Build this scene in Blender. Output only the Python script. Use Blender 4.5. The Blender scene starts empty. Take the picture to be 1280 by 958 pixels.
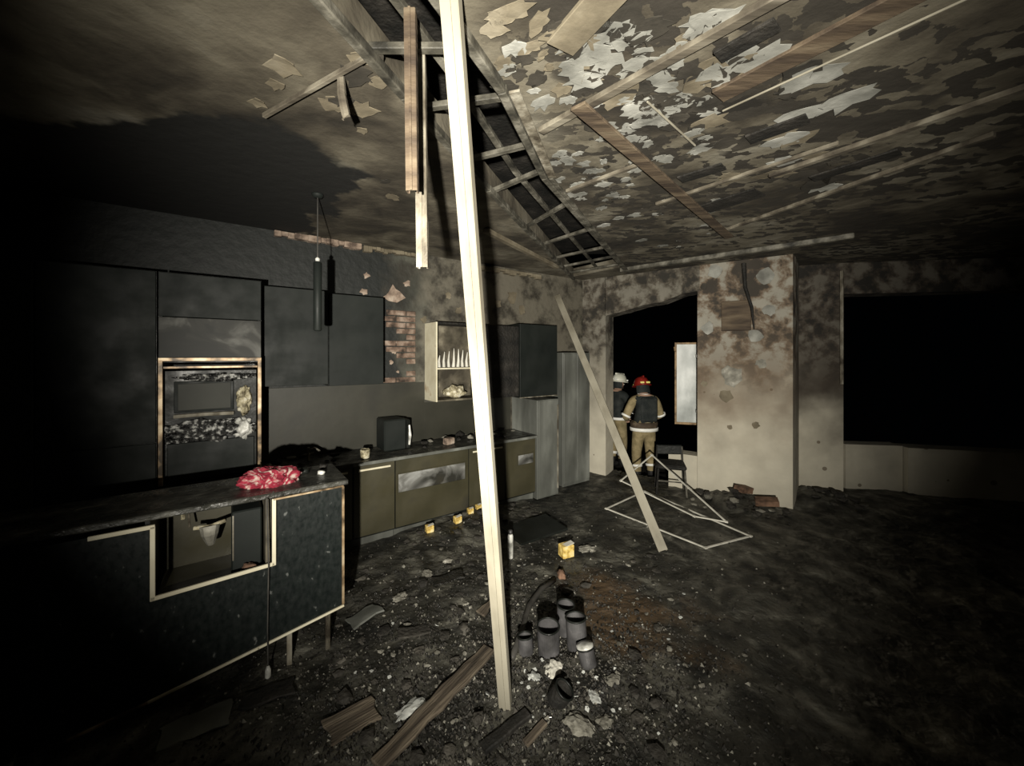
import bpy, bmesh, math, random
from mathutils import Vector, Matrix, noise
from mathutils.geometry import delaunay_2d_cdt
random.seed(7)
R = random.Random(11)
C = bpy.context.scene.collection
SC = bpy.context.scene
PI = math.pi

# ------------------------------------------------------------------ camera
F, YH, H, CZ = 490.0, 445.0, 2.0, 3.32        # focal length in px, horizon row, camera height, ceiling height
cam = bpy.data.cameras.new('camera'); cam.sensor_width = 36; cam.lens = F/1280*36
cam.shift_y = (YH-479)/1280; cam.clip_start = .02
camo = bpy.data.objects.new('camera', cam); C.objects.link(camo)
camo.location = (0, 0, H); camo.rotation_euler = (PI/2, 0, 0); SC.camera = camo
# ------------------------------------------------------------------ night outside
w = bpy.data.worlds.new('night'); SC.world = w; w.use_nodes = True
w.node_tree.nodes['Background'].inputs[0].default_value = (.35, .5, .6, 1)
w.node_tree.nodes['Background'].inputs[1].default_value = .0006
# ------------------------------------------------------------------ the photographer's hand torch, the only light of the place
sp = bpy.data.lights.new('hand_torch_offscreen', 'SPOT'); sp.energy = 2150; sp.spot_size = math.radians(91); sp.spot_blend = 1.0
sp.shadow_soft_size = .03; sp.color = (1.0, .945, .83)
spo = bpy.data.objects.new('hand_torch_offscreen', sp); C.objects.link(spo); spo.location = (-.06, -.9, 1.70)
spo.rotation_euler = (Vector((.36, 6.0, 2.58))-spo.location).to_track_quat('-Z', 'Y').to_euler()
SC.view_settings.view_transform = 'Standard'; SC.view_settings.look = 'None'
SC.view_settings.gamma = 1; SC.view_settings.use_curve_mapping = False
SC.view_settings.exposure = 0.0

# ------------------------------------------------------------------ pixel helpers: a pixel meets a plane
def at_z(x, y, z=0.0):
    d = F*(H-z)/(y-YH); return Vector(((x-640)/F*d, d, z))
def ce(x, y, z=CZ): return at_z(x, y, z)
UX, UY = math.cos(math.radians(36)), math.sin(math.radians(36))      # along the kitchen wall
K0 = Vector((-2.0, 4.49))                                             # kitchen wall line origin
KA = math.radians(36)
def kw(a, b, z=0): return Vector((K0.x+UX*a-UY*b, K0.y+UY*a+UX*b, z))   # kitchen frame: b<0 towards the room
W0 = Vector((2.71, 5.73)); WX, WY = .8, -.6; WA = math.atan2(-.6, .8)
def ww(s, o, z=0): return Vector((W0.x+WX*s+.6*o, W0.y+WY*s+.8*o, z))   # window wall frame: o>0 outdoors

# ------------------------------------------------------------------ materials
MT = {}
def mat(name, stops, scale=4, rough=.8, metal=0, bump=0, bscale=None, detail=6, dist=0, stretch=(1,1,1), spec=.4, rrange=None, coord='Object'):
    m = bpy.data.materials.new(name); m.use_nodes = True; nt = m.node_tree; N = nt.nodes; L = nt.links
    b = N['Principled BSDF']; b.inputs['Roughness'].default_value = rough; b.inputs['Metallic'].default_value = metal
    b.inputs['Specular IOR Level'].default_value = spec
    if coord == 'World':
        src = N.new('ShaderNodeNewGeometry').outputs['Position']
    else:
        src = N.new('ShaderNodeTexCoord').outputs['Object']
    mp = N.new('ShaderNodeMapping'); mp.inputs['Scale'].default_value = stretch; L.new(src, mp.inputs[0])
    nz = N.new('ShaderNodeTexNoise'); nz.inputs['Scale'].default_value = scale; nz.inputs['Detail'].default_value = detail
    nz.inputs['Distortion'].default_value = dist; L.new(mp.outputs[0], nz.inputs['Vector'])
    cr = N.new('ShaderNodeValToRGB'); L.new(nz.outputs['Fac'], cr.inputs[0])
    e = cr.color_ramp.elements
    while len(e) < len(stops): e.new(.5)
    for i, (p, c) in enumerate(stops): e[i].position = p; e[i].color = (*c, 1)
    L.new(cr.outputs[0], b.inputs['Base Color'])
    if rrange:
        mr = N.new('ShaderNodeMapRange'); mr.inputs['From Min'].default_value = .35; mr.inputs['From Max'].default_value = .65
        mr.inputs['To Min'].default_value, mr.inputs['To Max'].default_value = rrange
        n3 = N.new('ShaderNodeTexNoise'); n3.inputs['Scale'].default_value = scale*1.7; n3.inputs['Detail'].default_value = 5
        L.new(mp.outputs[0], n3.inputs['Vector']); L.new(n3.outputs['Fac'], mr.inputs[0]); L.new(mr.outputs[0], b.inputs['Roughness'])
    if bump:
        n2 = N.new('ShaderNodeTexNoise'); n2.inputs['Scale'].default_value = bscale or scale*3; n2.inputs['Detail'].default_value = 8
        L.new(mp.outputs[0], n2.inputs['Vector'])
        bp = N.new('ShaderNodeBump'); bp.inputs['Strength'].default_value = bump; bp.inputs['Distance'].default_value = .03
        L.new(n2.outputs['Fac'], bp.inputs['Height']); L.new(bp.outputs[0], b.inputs['Normal'])
    MT[name] = m; return m
def mixrgb(nt, fac, a, b):
    n = nt.nodes.new('ShaderNodeMix'); n.data_type = 'RGBA'
    for s, v in ((n.inputs[0], fac), (n.inputs[6], a), (n.inputs[7], b)):
        if isinstance(v, tuple): s.default_value = (*v, 1)
        elif isinstance(v, (int, float)): s.default_value = v
        else: nt.links.new(v, s)
    return n.outputs[2]
def math_(nt, op, a, b=0.0, c=None):
    n = nt.nodes.new('ShaderNodeMath'); n.operation = op
    for s, v in zip(n.inputs, (a, b, c)):
        if v is None: continue
        if isinstance(v, (int, float)): s.default_value = v
        else: nt.links.new(v, s)
    return n.outputs[0]
def smooth(nt, v, lo, hi):
    n = nt.nodes.new('ShaderNodeMapRange'); n.interpolation_type = 'SMOOTHSTEP'
    n.inputs['From Min'].default_value = lo; n.inputs['From Max'].default_value = hi
    nt.links.new(v, n.inputs[0]); return n.outputs[0]
def plane_dist(nt, pos, p, d):                     # signed distance, in plan, left of the line p + t d
    n = Vector((-d[1], d[0])).normalized()
    v = nt.nodes.new('ShaderNodeVectorMath'); v.operation = 'DOT_PRODUCT'; nt.links.new(pos, v.inputs[0])
    v.inputs[1].default_value = (n.x, n.y, 0)
    return math_(nt, 'SUBTRACT', v.outputs['Value'], n.x*p[0]+n.y*p[1])

BLACK = (.006, .006, .005)
mat('char', [(.35, (.005, .005, .004)), (.6, (.02, .018, .015)), (.75, (.05, .045, .038))], 6, .75, bump=.6, bscale=30)
mat('char_gloss', [(.35, (.005, .006, .005)), (.65, (.014, .016, .014))], 3, .35, bump=.12, bscale=20, rrange=(.3, .6), spec=.25)
mat('black_panel', [(.4, (.0055, .008, .0075)), (.60, (.009, .012, .0112)), (.655, (.013, .016, .015)), (.70, (.10, .105, .10))], 24, .35, bump=.04, bscale=60, rrange=(.35, .6), stretch=(1, 1, .6), spec=.25)
mat('black_front', [(.35, (.009, .0115, .0105)), (.7, (.017, .020, .018))], 2.5, .5, bump=.02, bscale=6, rrange=(.45, .7), spec=.22)
mat('olive_front', [(.3, (.032, .03, .017)), (.55, (.056, .051, .030)), (.75, (.03, .029, .024))], 1.7, .38, bump=.06, bscale=12, rrange=(.3, .55))
mat('grey_splash', [(.3, (.021, .021, .015)), (.55, (.036, .035, .026)), (.75, (.019, .019, .016))], 1.6, .5, bump=.06)
mat('flap', [(.40, (.016, .017, .015)), (.54, (.03, .03, .026)), (.68, (.11, .11, .10))], 2.6, .5, dist=1.6, spec=.2)
mat('worktop', [(.35, (.012, .012, .01)), (.6, (.05, .05, .042)), (.75, (.16, .155, .13))], 7, .35, bump=.4, bscale=24, rrange=(.2, .6))
mat('trim', [(.3, (.55, .50, .36)), (.6, (.72, .68, .52)), (.75, (.42, .30, .18))], 5, .5)
mat('copper_trim', [(.42, (.05, .035, .02)), (.52, (.30, .21, .12)), (.66, (.60, .50, .34))], 6, .4, metal=.3)
mat('steel', [(.3, (.15, .135, .10)), (.48, (.27, .25, .195)), (.72, (.35, .33, .265))], 4, .6, metal=.05, stretch=(1, 1, .25), bump=.1)
mat('steel_sooty', [(.36, (.06, .05, .036)), (.5, (.19, .17, .13)), (.66, (.36, .34, .28))], 9, .5, metal=.1, stretch=(1, 1, .5), bump=.25)
mat('batten', [(.33, (.035, .028, .02)), (.5, (.11, .095, .07)), (.66, (.22, .20, .155))], 6, .85, bump=.25, stretch=(.12, 1.5, 1.5))
mat('rail', [(.33, (.02, .019, .015)), (.5, (.075, .07, .055)), (.66, (.18, .17, .14))], 8, .6, bump=.3)
mat('brown_board', [(.35, (.04, .028, .019)), (.55, (.10, .073, .047)), (.72, (.17, .135, .09))], 4, .8, bump=.3, stretch=(.6, 3, 3))
mat('flake_pale', [(.32, (.13, .13, .115)), (.5, (.24, .24, .215)), (.7, (.40, .40, .365))], 5, .85, bump=.2, coord='World')
mat('flake_tan', [(.32, (.09, .075, .05)), (.55, (.17, .145, .10)), (.75, (.26, .23, .17))], 5, .85, bump=.2, coord='World')
mat('flake_dark', [(.35, (.018, .016, .012)), (.65, (.05, .044, .034))], 5, .85, bump=.2, coord='World')
mat('pink_plaster', [(.36, (.09, .065, .05)), (.52, (.29, .22, .17)), (.68, (.46, .39, .32))], 8, .9, bump=.5)
mat('brick', [(.34, (.035, .026, .02)), (.5, (.17, .115, .085)), (.68, (.33, .26, .21))], 9, .9, bump=.5, coord='World')
mat('brick_loose', [(.35, (.07, .04, .025)), (.65, (.24, .14, .09))], 9, .9, bump=.5)
mat('rubble', [(.3, (.012, .011, .009)), (.55, (.045, .041, .034)), (.72, (.13, .12, .10))], 5, .8, bump=.6, bscale=40, coord='World')
mat('rubble_pale', [(.3, (.08, .075, .06)), (.6, (.26, .25, .21)), (.75, (.5, .48, .42))], 9, .7, bump=.4, coord='World')
mat('wet_debris', [(.3, (.008, .008, .007)), (.6, (.03, .028, .024)), (.75, (.09, .085, .07))], 9, .3, bump=.8, bscale=50, rrange=(.15, .6), coord='World')
mat('glass_shard', [(.4, (.35, .36, .34)), (.6, (.7, .72, .68))], 6, .15, spec=.8)
mat('white_paint', [(.3, (.45, .44, .38)), (.6, (.72, .70, .62))], 6, .6)
mat('white_enamel', [(.35, (.18, .18, .16)), (.55, (.6, .6, .56)), (.7, (.75, .75, .7))], 10, .35)
mat('tin', [(.3, (.035, .034, .034)), (.55, (.12, .117, .12)), (.72, (.30, .29, .30))], 6, .45, metal=.35, bump=.2)
mat('red_cloth', [(.36, (.42, .33, .29)), (.44, (.27, .018, .04)), (.53, (.17, .008, .02)), (.58, (.20, .012, .03)), (.63, (.46, .38, .33)), (.76, (.22, .012, .03))], 8, .9, dist=2.2, bump=.3)
mat('yellow_card', [(.35, (.35, .22, .05)), (.5, (.75, .55, .16)), (.7, (.85, .75, .45))], 18, .6)
mat('rubber', [(.4, (.03, .028, .025)), (.7, (.09, .085, .075))], 6, .6)
mat('wood_char', [(.34, (.03, .024, .018)), (.52, (.10, .08, .058)), (.7, (.2, .165, .12))], 5, .8, bump=.5, stretch=(.4, 5, 5))
mat('glass_smoked', [(.38, (.03, .03, .026)), (.5, (.16, .16, .15)), (.64, (.5, .51, .5)), (.75, (.75, .76, .75))], 3.2, .15, spec=.8, dist=.6)  # light patches imitate bright reflections in the glass colour
mat('oven_glass', [(.35, (.03, .031, .026)), (.7, (.05, .052, .043))], 2, .55, spec=.2)
mat('melt', [(.36, (.008, .008, .008)), (.52, (.05, .05, .048)), (.6, (.4, .4, .38)), (.72, (.75, .75, .72))], 28, .2, bump=.8, bscale=60, detail=3)
mat('cream_melt', [(.35, (.12, .10, .06)), (.55, (.5, .45, .3)), (.7, (.75, .72, .6))], 20, .5, bump=.5)
mat('cabinet_inside', [(.35, (.035, .03, .02)), (.55, (.12, .105, .075)), (.7, (.3, .27, .2))], 5, .7, bump=.2)
mat('grey_panel', [(.32, (.055, .057, .05)), (.52, (.12, .125, .112)), (.72, (.25, .26, .235))], 1.8, .5, stretch=(1.6, 1.6, .5), bump=.1)
mat('sash_wood', [(.35, (.10, .06, .025)), (.6, (.33, .22, .11))], 9, .6)
mat('pane', [(.34, (.24, .26, .25)), (.5, (.45, .48, .47)), (.64, (.75, .78, .77))], 2.6, .22, spec=.7, stretch=(1, 1, .6))  # whitish glass: some dirt, plus reflected light painted into the colour
mat('turnout', [(.35, (.20, .16, .08)), (.65, (.36, .29, .16))], 9, .85, bump=.3)
mat('turnout_dark', [(.4, (.012, .016, .016)), (.7, (.03, .034, .032))], 9, .8, bump=.3)
mat('retro_band', [(.3, (.93, .93, .88)), (.7, (.96, .96, .92))], 5, .35)
mat('yellow_band', [(.3, (.85, .75, .15)), (.7, (.9, .82, .3))], 5, .4)
mat('helmet_red', [(.3, (.17, .010, .007)), (.7, (.26, .02, .014))], 6, .35)
mat('helmet_white', [(.3, (.6, .6, .5)), (.7, (.78, .78, .68))], 6, .35)
mat('helmet_black', [(.3, (.01, .01, .01)), (.7, (.03, .03, .03))], 6, .35)
mat('skin', [(.3, (.42, .26, .18)), (.7, (.52, .34, .25))], 6, .6)
mat('boot', [(.3, (.01, .01, .01)), (.7, (.03, .03, .03))], 6, .5)

# --- ceiling: peeling tan paint over dark slab, one corner near-black
def ceiling_mat():
    m = mat('ceiling', [(.30, (.014, .012, .009)), (.42, (.045, .038, .027)), (.50, (.082, .071, .051)), (.58, (.135, .12, .088)), (.72, (.21, .195, .155))],
            1.7, .85, bump=.5, bscale=9, detail=9, dist=.5, coord='World')
    nt = m.node_tree; N = nt.nodes; L = nt.links; b = N['Principled BSDF']
    pos = [n for n in N if n.type == 'NEW_GEOMETRY'][0].outputs['Position']
    base = b.inputs['Base Color'].links[0].from_socket
    # chips of lost paint
    v = N.new('ShaderNodeTexVoronoi'); v.inputs['Scale'].default_value = 10; v.feature = 'F1'
    nz = N.new('ShaderNodeTexNoise'); nz.inputs['Scale'].default_value = 12; nz.inputs['Detail'].default_value = 4; L.new(pos, nz.inputs['Vector'])
    va = N.new('ShaderNodeVectorMath'); va.operation = 'MULTIPLY_ADD'; L.new(nz.outputs['Color'], va.inputs[0]); va.inputs[1].default_value = (.12,)*3; L.new(pos, va.inputs[2])
    mp = N.new('ShaderNodeMapping'); mp.inputs['Rotation'].default_value = (0, 0, .64); mp.inputs['Scale'].default_value = (.8, 1.6, 1); L.new(va.outputs[0], mp.inputs[0])
    L.new(mp.outputs[0], v.inputs['Vector'])
    sx = N.new('ShaderNodeSeparateColor'); L.new(v.outputs['Color'], sx.inputs[0])
    big = N.new('ShaderNodeTexNoise'); big.inputs['Scale'].default_value = 1.1; big.inputs['Detail'].default_value = 3; L.new(pos, big.inputs['Vector'])
    chip = smooth(nt, math_(nt, 'ADD', sx.outputs[0], math_(nt, 'MULTIPLY', big.outputs['Fac'], 1.5)), 1.30, 1.36)
    rgt = smooth(nt, plane_dist(nt, pos, ce(588, 102), (-(.3), -.8)), .0, .5)
    chip = math_(nt, 'MULTIPLY', chip, rgt)
    col = mixrgb(nt, chip, base, (.03, .026, .02))
    # ragged near-black patch over the left of the kitchen
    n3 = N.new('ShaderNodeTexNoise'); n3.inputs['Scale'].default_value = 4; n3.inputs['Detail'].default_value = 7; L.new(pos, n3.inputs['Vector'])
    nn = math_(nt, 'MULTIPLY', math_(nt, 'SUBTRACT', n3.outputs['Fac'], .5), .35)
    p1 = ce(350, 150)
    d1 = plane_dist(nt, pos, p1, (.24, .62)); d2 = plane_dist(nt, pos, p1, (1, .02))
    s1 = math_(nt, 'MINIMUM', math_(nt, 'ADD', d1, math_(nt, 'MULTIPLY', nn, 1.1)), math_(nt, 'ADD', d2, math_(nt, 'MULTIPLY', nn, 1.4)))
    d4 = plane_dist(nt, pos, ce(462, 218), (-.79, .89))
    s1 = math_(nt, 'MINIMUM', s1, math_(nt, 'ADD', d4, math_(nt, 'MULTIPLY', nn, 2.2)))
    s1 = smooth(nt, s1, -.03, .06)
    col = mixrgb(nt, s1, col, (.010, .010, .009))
    L.new(col, b.inputs['Base Color'])
    return m
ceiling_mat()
# --- plaster pier: pale at the bottom, heat-browned and sooted up high
def pier_mat(name, lo=.25, hi=2.1, pale=(.62, .58, .47), dark=(.05, .042, .033), mid=(.17, .125, .085), top=.9):
    m = mat(name, [(.3, (.8,)*3), (.7, (1.0,)*3)], 3, .85, bump=.35, bscale=7, coord='World')
    nt = m.node_tree; N = nt.nodes; L = nt.links; b = N['Principled BSDF']
    pos = [n for n in N if n.type == 'NEW_GEOMETRY'][0].outputs['Position']
    mul = b.inputs['Base Color'].links[0].from_socket
    sx = N.new('ShaderNodeSeparateXYZ'); L.new(pos, sx.inputs[0])
    nz = N.new('ShaderNodeTexNoise'); nz.inputs['Scale'].default_value = 2.3; nz.inputs['Detail'].default_value = 8; L.new(pos, nz.inputs['Vector'])
    z = math_(nt, 'ADD', sx.outputs['Z'], math_(nt, 'MULTIPLY', math_(nt, 'SUBTRACT', nz.outputs['Fac'], .5), 1.6))
    br = smooth(nt, z, lo, hi)
    col = mixrgb(nt, br, pale, mid)
    n2 = N.new('ShaderNodeTexNoise'); n2.inputs['Scale'].default_value = 4.2; n2.inputs['Detail'].default_value = 12; n2.inputs['Roughness'].default_value = .62; n2.inputs['Distortion'].default_value = .15; L.new(pos, n2.inputs['Vector'])
    hi2 = smooth(nt, sx.outputs['Z'], 1.3, 2.4)
    grey = math_(nt, 'MULTIPLY', smooth(nt, n2.outputs['Fac'], .47, .60), hi2)
    col = mixrgb(nt, math_(nt, 'MULTIPLY', grey, top), col, (.34, .325, .275))
    sootm = math_(nt, 'MULTIPLY', smooth(nt, math_(nt, 'SUBTRACT', 1.0, n2.outputs['Fac']), .49, .60), smooth(nt, sx.outputs['Z'], 1.2, 2.6))
    col = mixrgb(nt, sootm, col, dark)
    v = N.new('ShaderNodeTexVoronoi'); v.inputs['Scale'].default_value = 4.2; L.new(pos, v.inputs['Vector'])
    sc2 = N.new('ShaderNodeSeparateColor'); L.new(v.outputs['Color'], sc2.inputs[0])
    spot = math_(nt, 'LESS_THAN', v.outputs['Distance'], math_(nt, 'MULTIPLY', sc2.outputs[0], .16))
    spot = math_(nt, 'MULTIPLY', spot, math_(nt, 'LESS_THAN', sx.outputs['Z'], 1.6))
    col = mixrgb(nt, math_(nt, 'MULTIPLY', spot, .75), col, (.13, .095, .06))
    fin = nt.nodes.new('ShaderNodeMix'); fin.data_type = 'RGBA'; fin.blend_type = 'MULTIPLY'; fin.inputs[0].default_value = 1
    L.new(col, fin.inputs[6]); L.new(mul, fin.inputs[7]); L.new(fin.outputs[2], b.inputs['Base Color'])
    return m
pier_mat('pier')
pier_mat('pier_sooty', .3, 1.9, dark=(.02, .018, .015), mid=(.06, .048, .036), top=.25)
pier_mat('jamb', .3, 2.6, dark=(.03, .027, .022), mid=(.085, .072, .054), top=.45)
# --- kitchen wall: black at the left and top, grey-green in the middle, brown bare plaster by the bricks
def kitchen_wall_mat():
    m = mat('kitchen_wall', [(.32, (.02, .02, .016)), (.5, (.055, .056, .045)), (.68, (.13, .13, .105))], 1.6, .6, bump=.3, bscale=12, coord='World')
    nt = m.node_tree; N = nt.nodes; L = nt.links; b = N['Principled BSDF']
    pos = [n for n in N if n.type == 'NEW_GEOMETRY'][0].outputs['Position']
    base = b.inputs['Base Color'].links[0].from_socket
    nz = N.new('ShaderNodeTexNoise'); nz.inputs['Scale'].default_value = 3; nz.inputs['Detail'].default_value = 8; L.new(pos, nz.inputs['Vector'])
    nn = math_(nt, 'MULTIPLY', math_(nt, 'SUBTRACT', nz.outputs['Fac'], .5), 1.2)
    a = nt.nodes.new('ShaderNodeVectorMath'); a.operation = 'DOT_PRODUCT'; L.new(pos, a.inputs[0]); a.inputs[1].default_value = (UX, UY, 0)
    al = math_(nt, 'SUBTRACT', a.outputs['Value'], UX*K0.x+UY*K0.y)
    s = smooth(nt, math_(nt, 'SUBTRACT', math_(nt, 'ADD', .75, nn), al), 0, .25)
    pl = smooth(nt, math_(nt, 'ADD', al, nn), .8, 1.3)
    col = mixrgb(nt, math_(nt, 'MULTIPLY', pl, .8), base, (.15, .135, .105))
    n2 = N.new('ShaderNodeTexNoise'); n2.inputs['Scale'].default_value = 3.3; n2.inputs['Detail'].default_value = 11; n2.inputs['Roughness'].default_value = .65; L.new(pos, n2.inputs['Vector'])
    col = mixrgb(nt, smooth(nt, n2.outputs['Fac'], .44, .66), col, (.03, .027, .021))
    col = mixrgb(nt, s, col, (.011, .013, .012))
    L.new(col, b.inputs['Base Color'])
kitchen_wall_mat()
# --- burnt floor with a rust-brown patch and paler trampled ash
def floor_mat():
    m = mat('floor', [(.33, (.011, .011, .0095)), (.48, (.034, .033, .027)), (.60, (.08, .077, .063)), (.72, (.18, .175, .145))], 3.2, .6, bump=1.0, bscale=14, detail=10, dist=.9, rrange=(.28, .8), coord='World')
    nt = m.node_tree; N = nt.nodes; L = nt.links; b = N['Principled BSDF']
    pos = [n for n in N if n.type == 'NEW_GEOMETRY'][0].outputs['Position']
    base = b.inputs['Base Color'].links[0].from_socket
    nz = N.new('ShaderNodeTexNoise'); nz.inputs['Scale'].default_value = 2.2; nz.inputs['Detail'].default_value = 7; L.new(pos, nz.inputs['Vector'])
    nn = math_(nt, 'MULTIPLY', math_(nt, 'SUBTRACT', nz.outputs['Fac'], .5), 2.0)
    dv = nt.nodes.new('ShaderNodeVectorMath'); dv.operation = 'DISTANCE'; L.new(pos, dv.inputs[0]); dv.inputs[1].default_value = at_z(790, 770)
    rust = smooth(nt, math_(nt, 'SUBTRACT', .62, math_(nt, 'ADD', dv.outputs['Value'], nn)), 0, .5)
    col = mixrgb(nt, math_(nt, 'MULTIPLY', rust, .8), base, (.085, .055, .03))
    L.new(col, b.inputs['Base Color'])
floor_mat()

# ------------------------------------------------------------------ mesh helpers
def box(bm, c, s, rot=None, bev=0):
    mtx = Matrix.Translation(c) @ (rot.to_4x4() if rot else Matrix()) @ Matrix.Diagonal((*s, 1))
    r = bmesh.ops.create_cube(bm, size=1, matrix=mtx)
    if bev:
        ed = {e for v in r['verts'] for e in v.link_edges}
        bmesh.ops.bevel(bm, geom=list(ed), offset=bev, segments=1, affect='EDGES')
def B(bm, x0, x1, y0, y1, z0, z1, bev=0):
    box(bm, ((x0+x1)/2, (y0+y1)/2, (z0+z1)/2), (abs(x1-x0), abs(y1-y0), abs(z1-z0)), None, bev)
def tube(bm, pts, r, n=8, close=False):
    pts = [Vector(p) for p in pts]; rings = []; m = len(pts)
    rr = r if isinstance(r, (list, tuple)) else [r]*m
    up = Vector((0, 0, 1))
    for i, p in enumerate(pts):
        if close: t = (pts[(i+1) % m]-pts[i-1]).normalized()
        else: t = (pts[min(i+1, m-1)]-pts[max(i-1, 0)]).normalized()
        a = t.cross(up if abs(t.z) < .95 else Vector((1, 0, 0))).normalized(); b_ = a.cross(t)
        rings.append([bm.verts.new(p+(a*math.cos(k*2*PI/n)+b_*math.sin(k*2*PI/n))*rr[i]) for k in range(n)])
    for i in range(m if close else m-1):
        A, Bq = rings[i], rings[(i+1) % m]
        for k in range(n): bm.faces.new((A[k], A[(k+1) % n], Bq[(k+1) % n], Bq[k]))
    if not close:
        bm.faces.new(rings[0][::-1]); bm.faces.new(rings[-1])
def lathe(bm, prof, n=24, ctr=(0, 0, 0), rot=None):
    M = Matrix.Translation(ctr) @ (rot.to_4x4() if rot else Matrix()); rings = []
    for r, z in prof:
        rings.append([bm.verts.new(M @ Vector((r*math.cos(2*PI*k/n), r*math.sin(2*PI*k/n), z))) for k in range(n)])
    for A, Bq in zip(rings, rings[1:]):
        for k in range(n): bm.faces.new((A[k], A[(k+1) % n], Bq[(k+1) % n], Bq[k]))
    bm.faces.new(rings[0][::-1]); bm.faces.new(rings[-1])
def prism(bm, poly, z0, z1):
    lo = [bm.verts.new((p[0], p[1], z0)) for p in poly]; hi = [bm.verts.new((p[0], p[1], z1)) for p in poly]
    n = len(poly)
    bm.faces.new(lo[::-1]); bm.faces.new(hi)
    for i in range(n): bm.faces.new((lo[i], lo[(i+1) % n], hi[(i+1) % n], hi[i]))
def mesh(name, bm, m, smooth_=False):
    bmesh.ops.recalc_face_normals(bm, faces=bm.faces[:])
    me = bpy.data.meshes.new(name); bm.to_mesh(me); bm.free()
    me.materials.append(MT[m])
    if smooth_:
        for p in me.polygons: p.use_smooth = True
    return me
def link(name, me, parent=None):
    o = bpy.data.objects.new(name, me); C.objects.link(o)
    if parent: o.parent = parent
    return o
def obj(name, bm, m, parent=None, smooth_=False): return link(name, mesh(name, bm, m, smooth_), parent)
def tag(o, label, cat, group=None):
    o['label'] = label; o['category'] = cat
    if group: o['group'] = group
    return o
def thing(name, label, cat, loc=(0, 0, 0), rz=0, group=None):
    o = bpy.data.objects.new(name, None); C.objects.link(o); o.empty_display_size = .1
    o.location = loc; o.rotation_euler = (0, 0, rz); return tag(o, label, cat, group)
def struct(name, bm, m, label=None, smooth_=False):
    o = obj(name, bm, m, None, smooth_); o['kind'] = 'structure'
    if label: o['label'] = label
    return o
def based(bm, base):                       # move a world-space bmesh so that `base` becomes its origin
    bmesh.ops.translate(bm, verts=bm.verts[:], vec=-Vector(base)); return Vector(base)
def one(name, bm, m, label, cat, base, group=None, smooth_=False):
    based(bm, base); o = obj(name, bm, m, None, smooth_); o.location = base; return tag(o, label, cat, group)
def qrot(d, side=None):                    # rotation taking local x to d
    x = Vector(d).normalized(); s = Vector(side) if side else Vector((0, 0, 1))
    z = (s-x*s.dot(x)).normalized(); y = z.cross(x)
    return Matrix((x, y, z)).transposed()
def nbm(): return bmesh.new()

# ------------------------------------------------------------------ the floor: uneven burnt rubble crust
heaps = [(kw(.9, -.75), .55, .07), (kw(1.6, -.8), .5, .10), (at_z(925, 628), .4, .13), (at_z(1010, 625), .35, .12),
         (at_z(700, 850), .35, .05), (at_z(560, 760), .5, .05), (at_z(835, 640), .5, .04), (at_z(1130, 640), .7, .06)]
def fz(x, y):
    z = .022*noise.fractal(Vector((x*2.3, y*2.3, .3)), 1, 2, 4) + .012*noise.noise(Vector((x*11, y*11, 2)))
    for c, r, h in heaps:
        d2 = ((x-c[0])**2+(y-c[1])**2)/(r*r)
        if d2 < 6: z += h*math.exp(-d2)*(1+.5*noise.noise(Vector((x*7, y*7, 5))))
    return max(z, -.015)
bm = nbm()
nx, ny = 250, 180; X0, X1, Y0, Y1 = -5.3, 7.7, -2.1, 7.3
vs = [[bm.verts.new((X0+(X1-X0)*i/nx, Y0+(Y1-Y0)*j/ny, fz(X0+(X1-X0)*i/nx, Y0+(Y1-Y0)*j/ny))) for i in range(nx+1)] for j in range(ny+1)]
for j in range(ny):
    for i in range(nx):
        x, y = vs[j][i].co.x, vs[j][i].co.y
        q = ((y-W0.y)*.8+(x-W0.x)*.6)
        if q > (.30 if x < 2.95 else 2.2): continue
        bm.faces.new((vs[j][i], vs[j][i+1], vs[j+1][i+1], vs[j+1][i]))
floor = struct('floor', bm, 'floor', 'burnt black floor crusted with wet ash and rubble')

# ------------------------------------------------------------------ walls
corner = kw(3.994, 0)
bm = nbm()
B(bm, -4.2, 4.1, 0, .2, -.05, CZ+.1)
wl = struct('wall_left', bm, 'kitchen_wall', 'sooted kitchen wall with a bare patch of brick'); wl.location = (K0.x, K0.y, 0); wl.rotation_euler.z = KA
# bare bricks in the kitchen wall: children of the wall
bme = nbm(); box(bme, (0, 0, 0), (.245, .03, .062), None, .005); brick_me = mesh('brick', bme, 'brick')
bme = nbm(); box(bme, (0, 0, 0), (.118, .03, .062), None, .005); half_brick_me = mesh('brick', bme, 'brick')
for row in range(13):
    z = 1.70+row*.076
    for cix in range(3):
        a = .55+cix*.257+(.128 if row % 2 else 0)
        if R.random() < .10 or a > 1.15 or row > 11 or (row in (1, 2, 3, 4, 5, 6, 7, 8) and a < .78 and R.random() < .75): continue
        half = a > .925
        if half: a -= .063
        if a > .99: continue
        o = link('brick', half_brick_me if half else brick_me, wl); o.location = (a, -.006-R.random()*.006, z); o.rotation_euler.y = R.uniform(-.02, .02)
def flake_mesh(name, m, r, n=9, th=.004, flat='z', jag=.45, ax=1.0):
    b2 = nbm(); pts = []
    for k in range(n):
        t = 2*PI*k/n+R.uniform(-.2, .2); q = r*R.uniform(1-jag, 1+jag*.4)
        pts.append((q*math.cos(t)*ax, q*math.sin(t)))
    prism(b2, pts, -th, th)
    if flat == 'y':
        for v in b2.verts: v.co = Vector((v.co.x, v.co.z, v.co.y))
    for v in b2.verts: 
        if flat == 'z': v.co.z -= .10*(v.co.x**2+v.co.y**2)/r*R.uniform(.2, 1)
    return mesh(name, b2, m)
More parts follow.
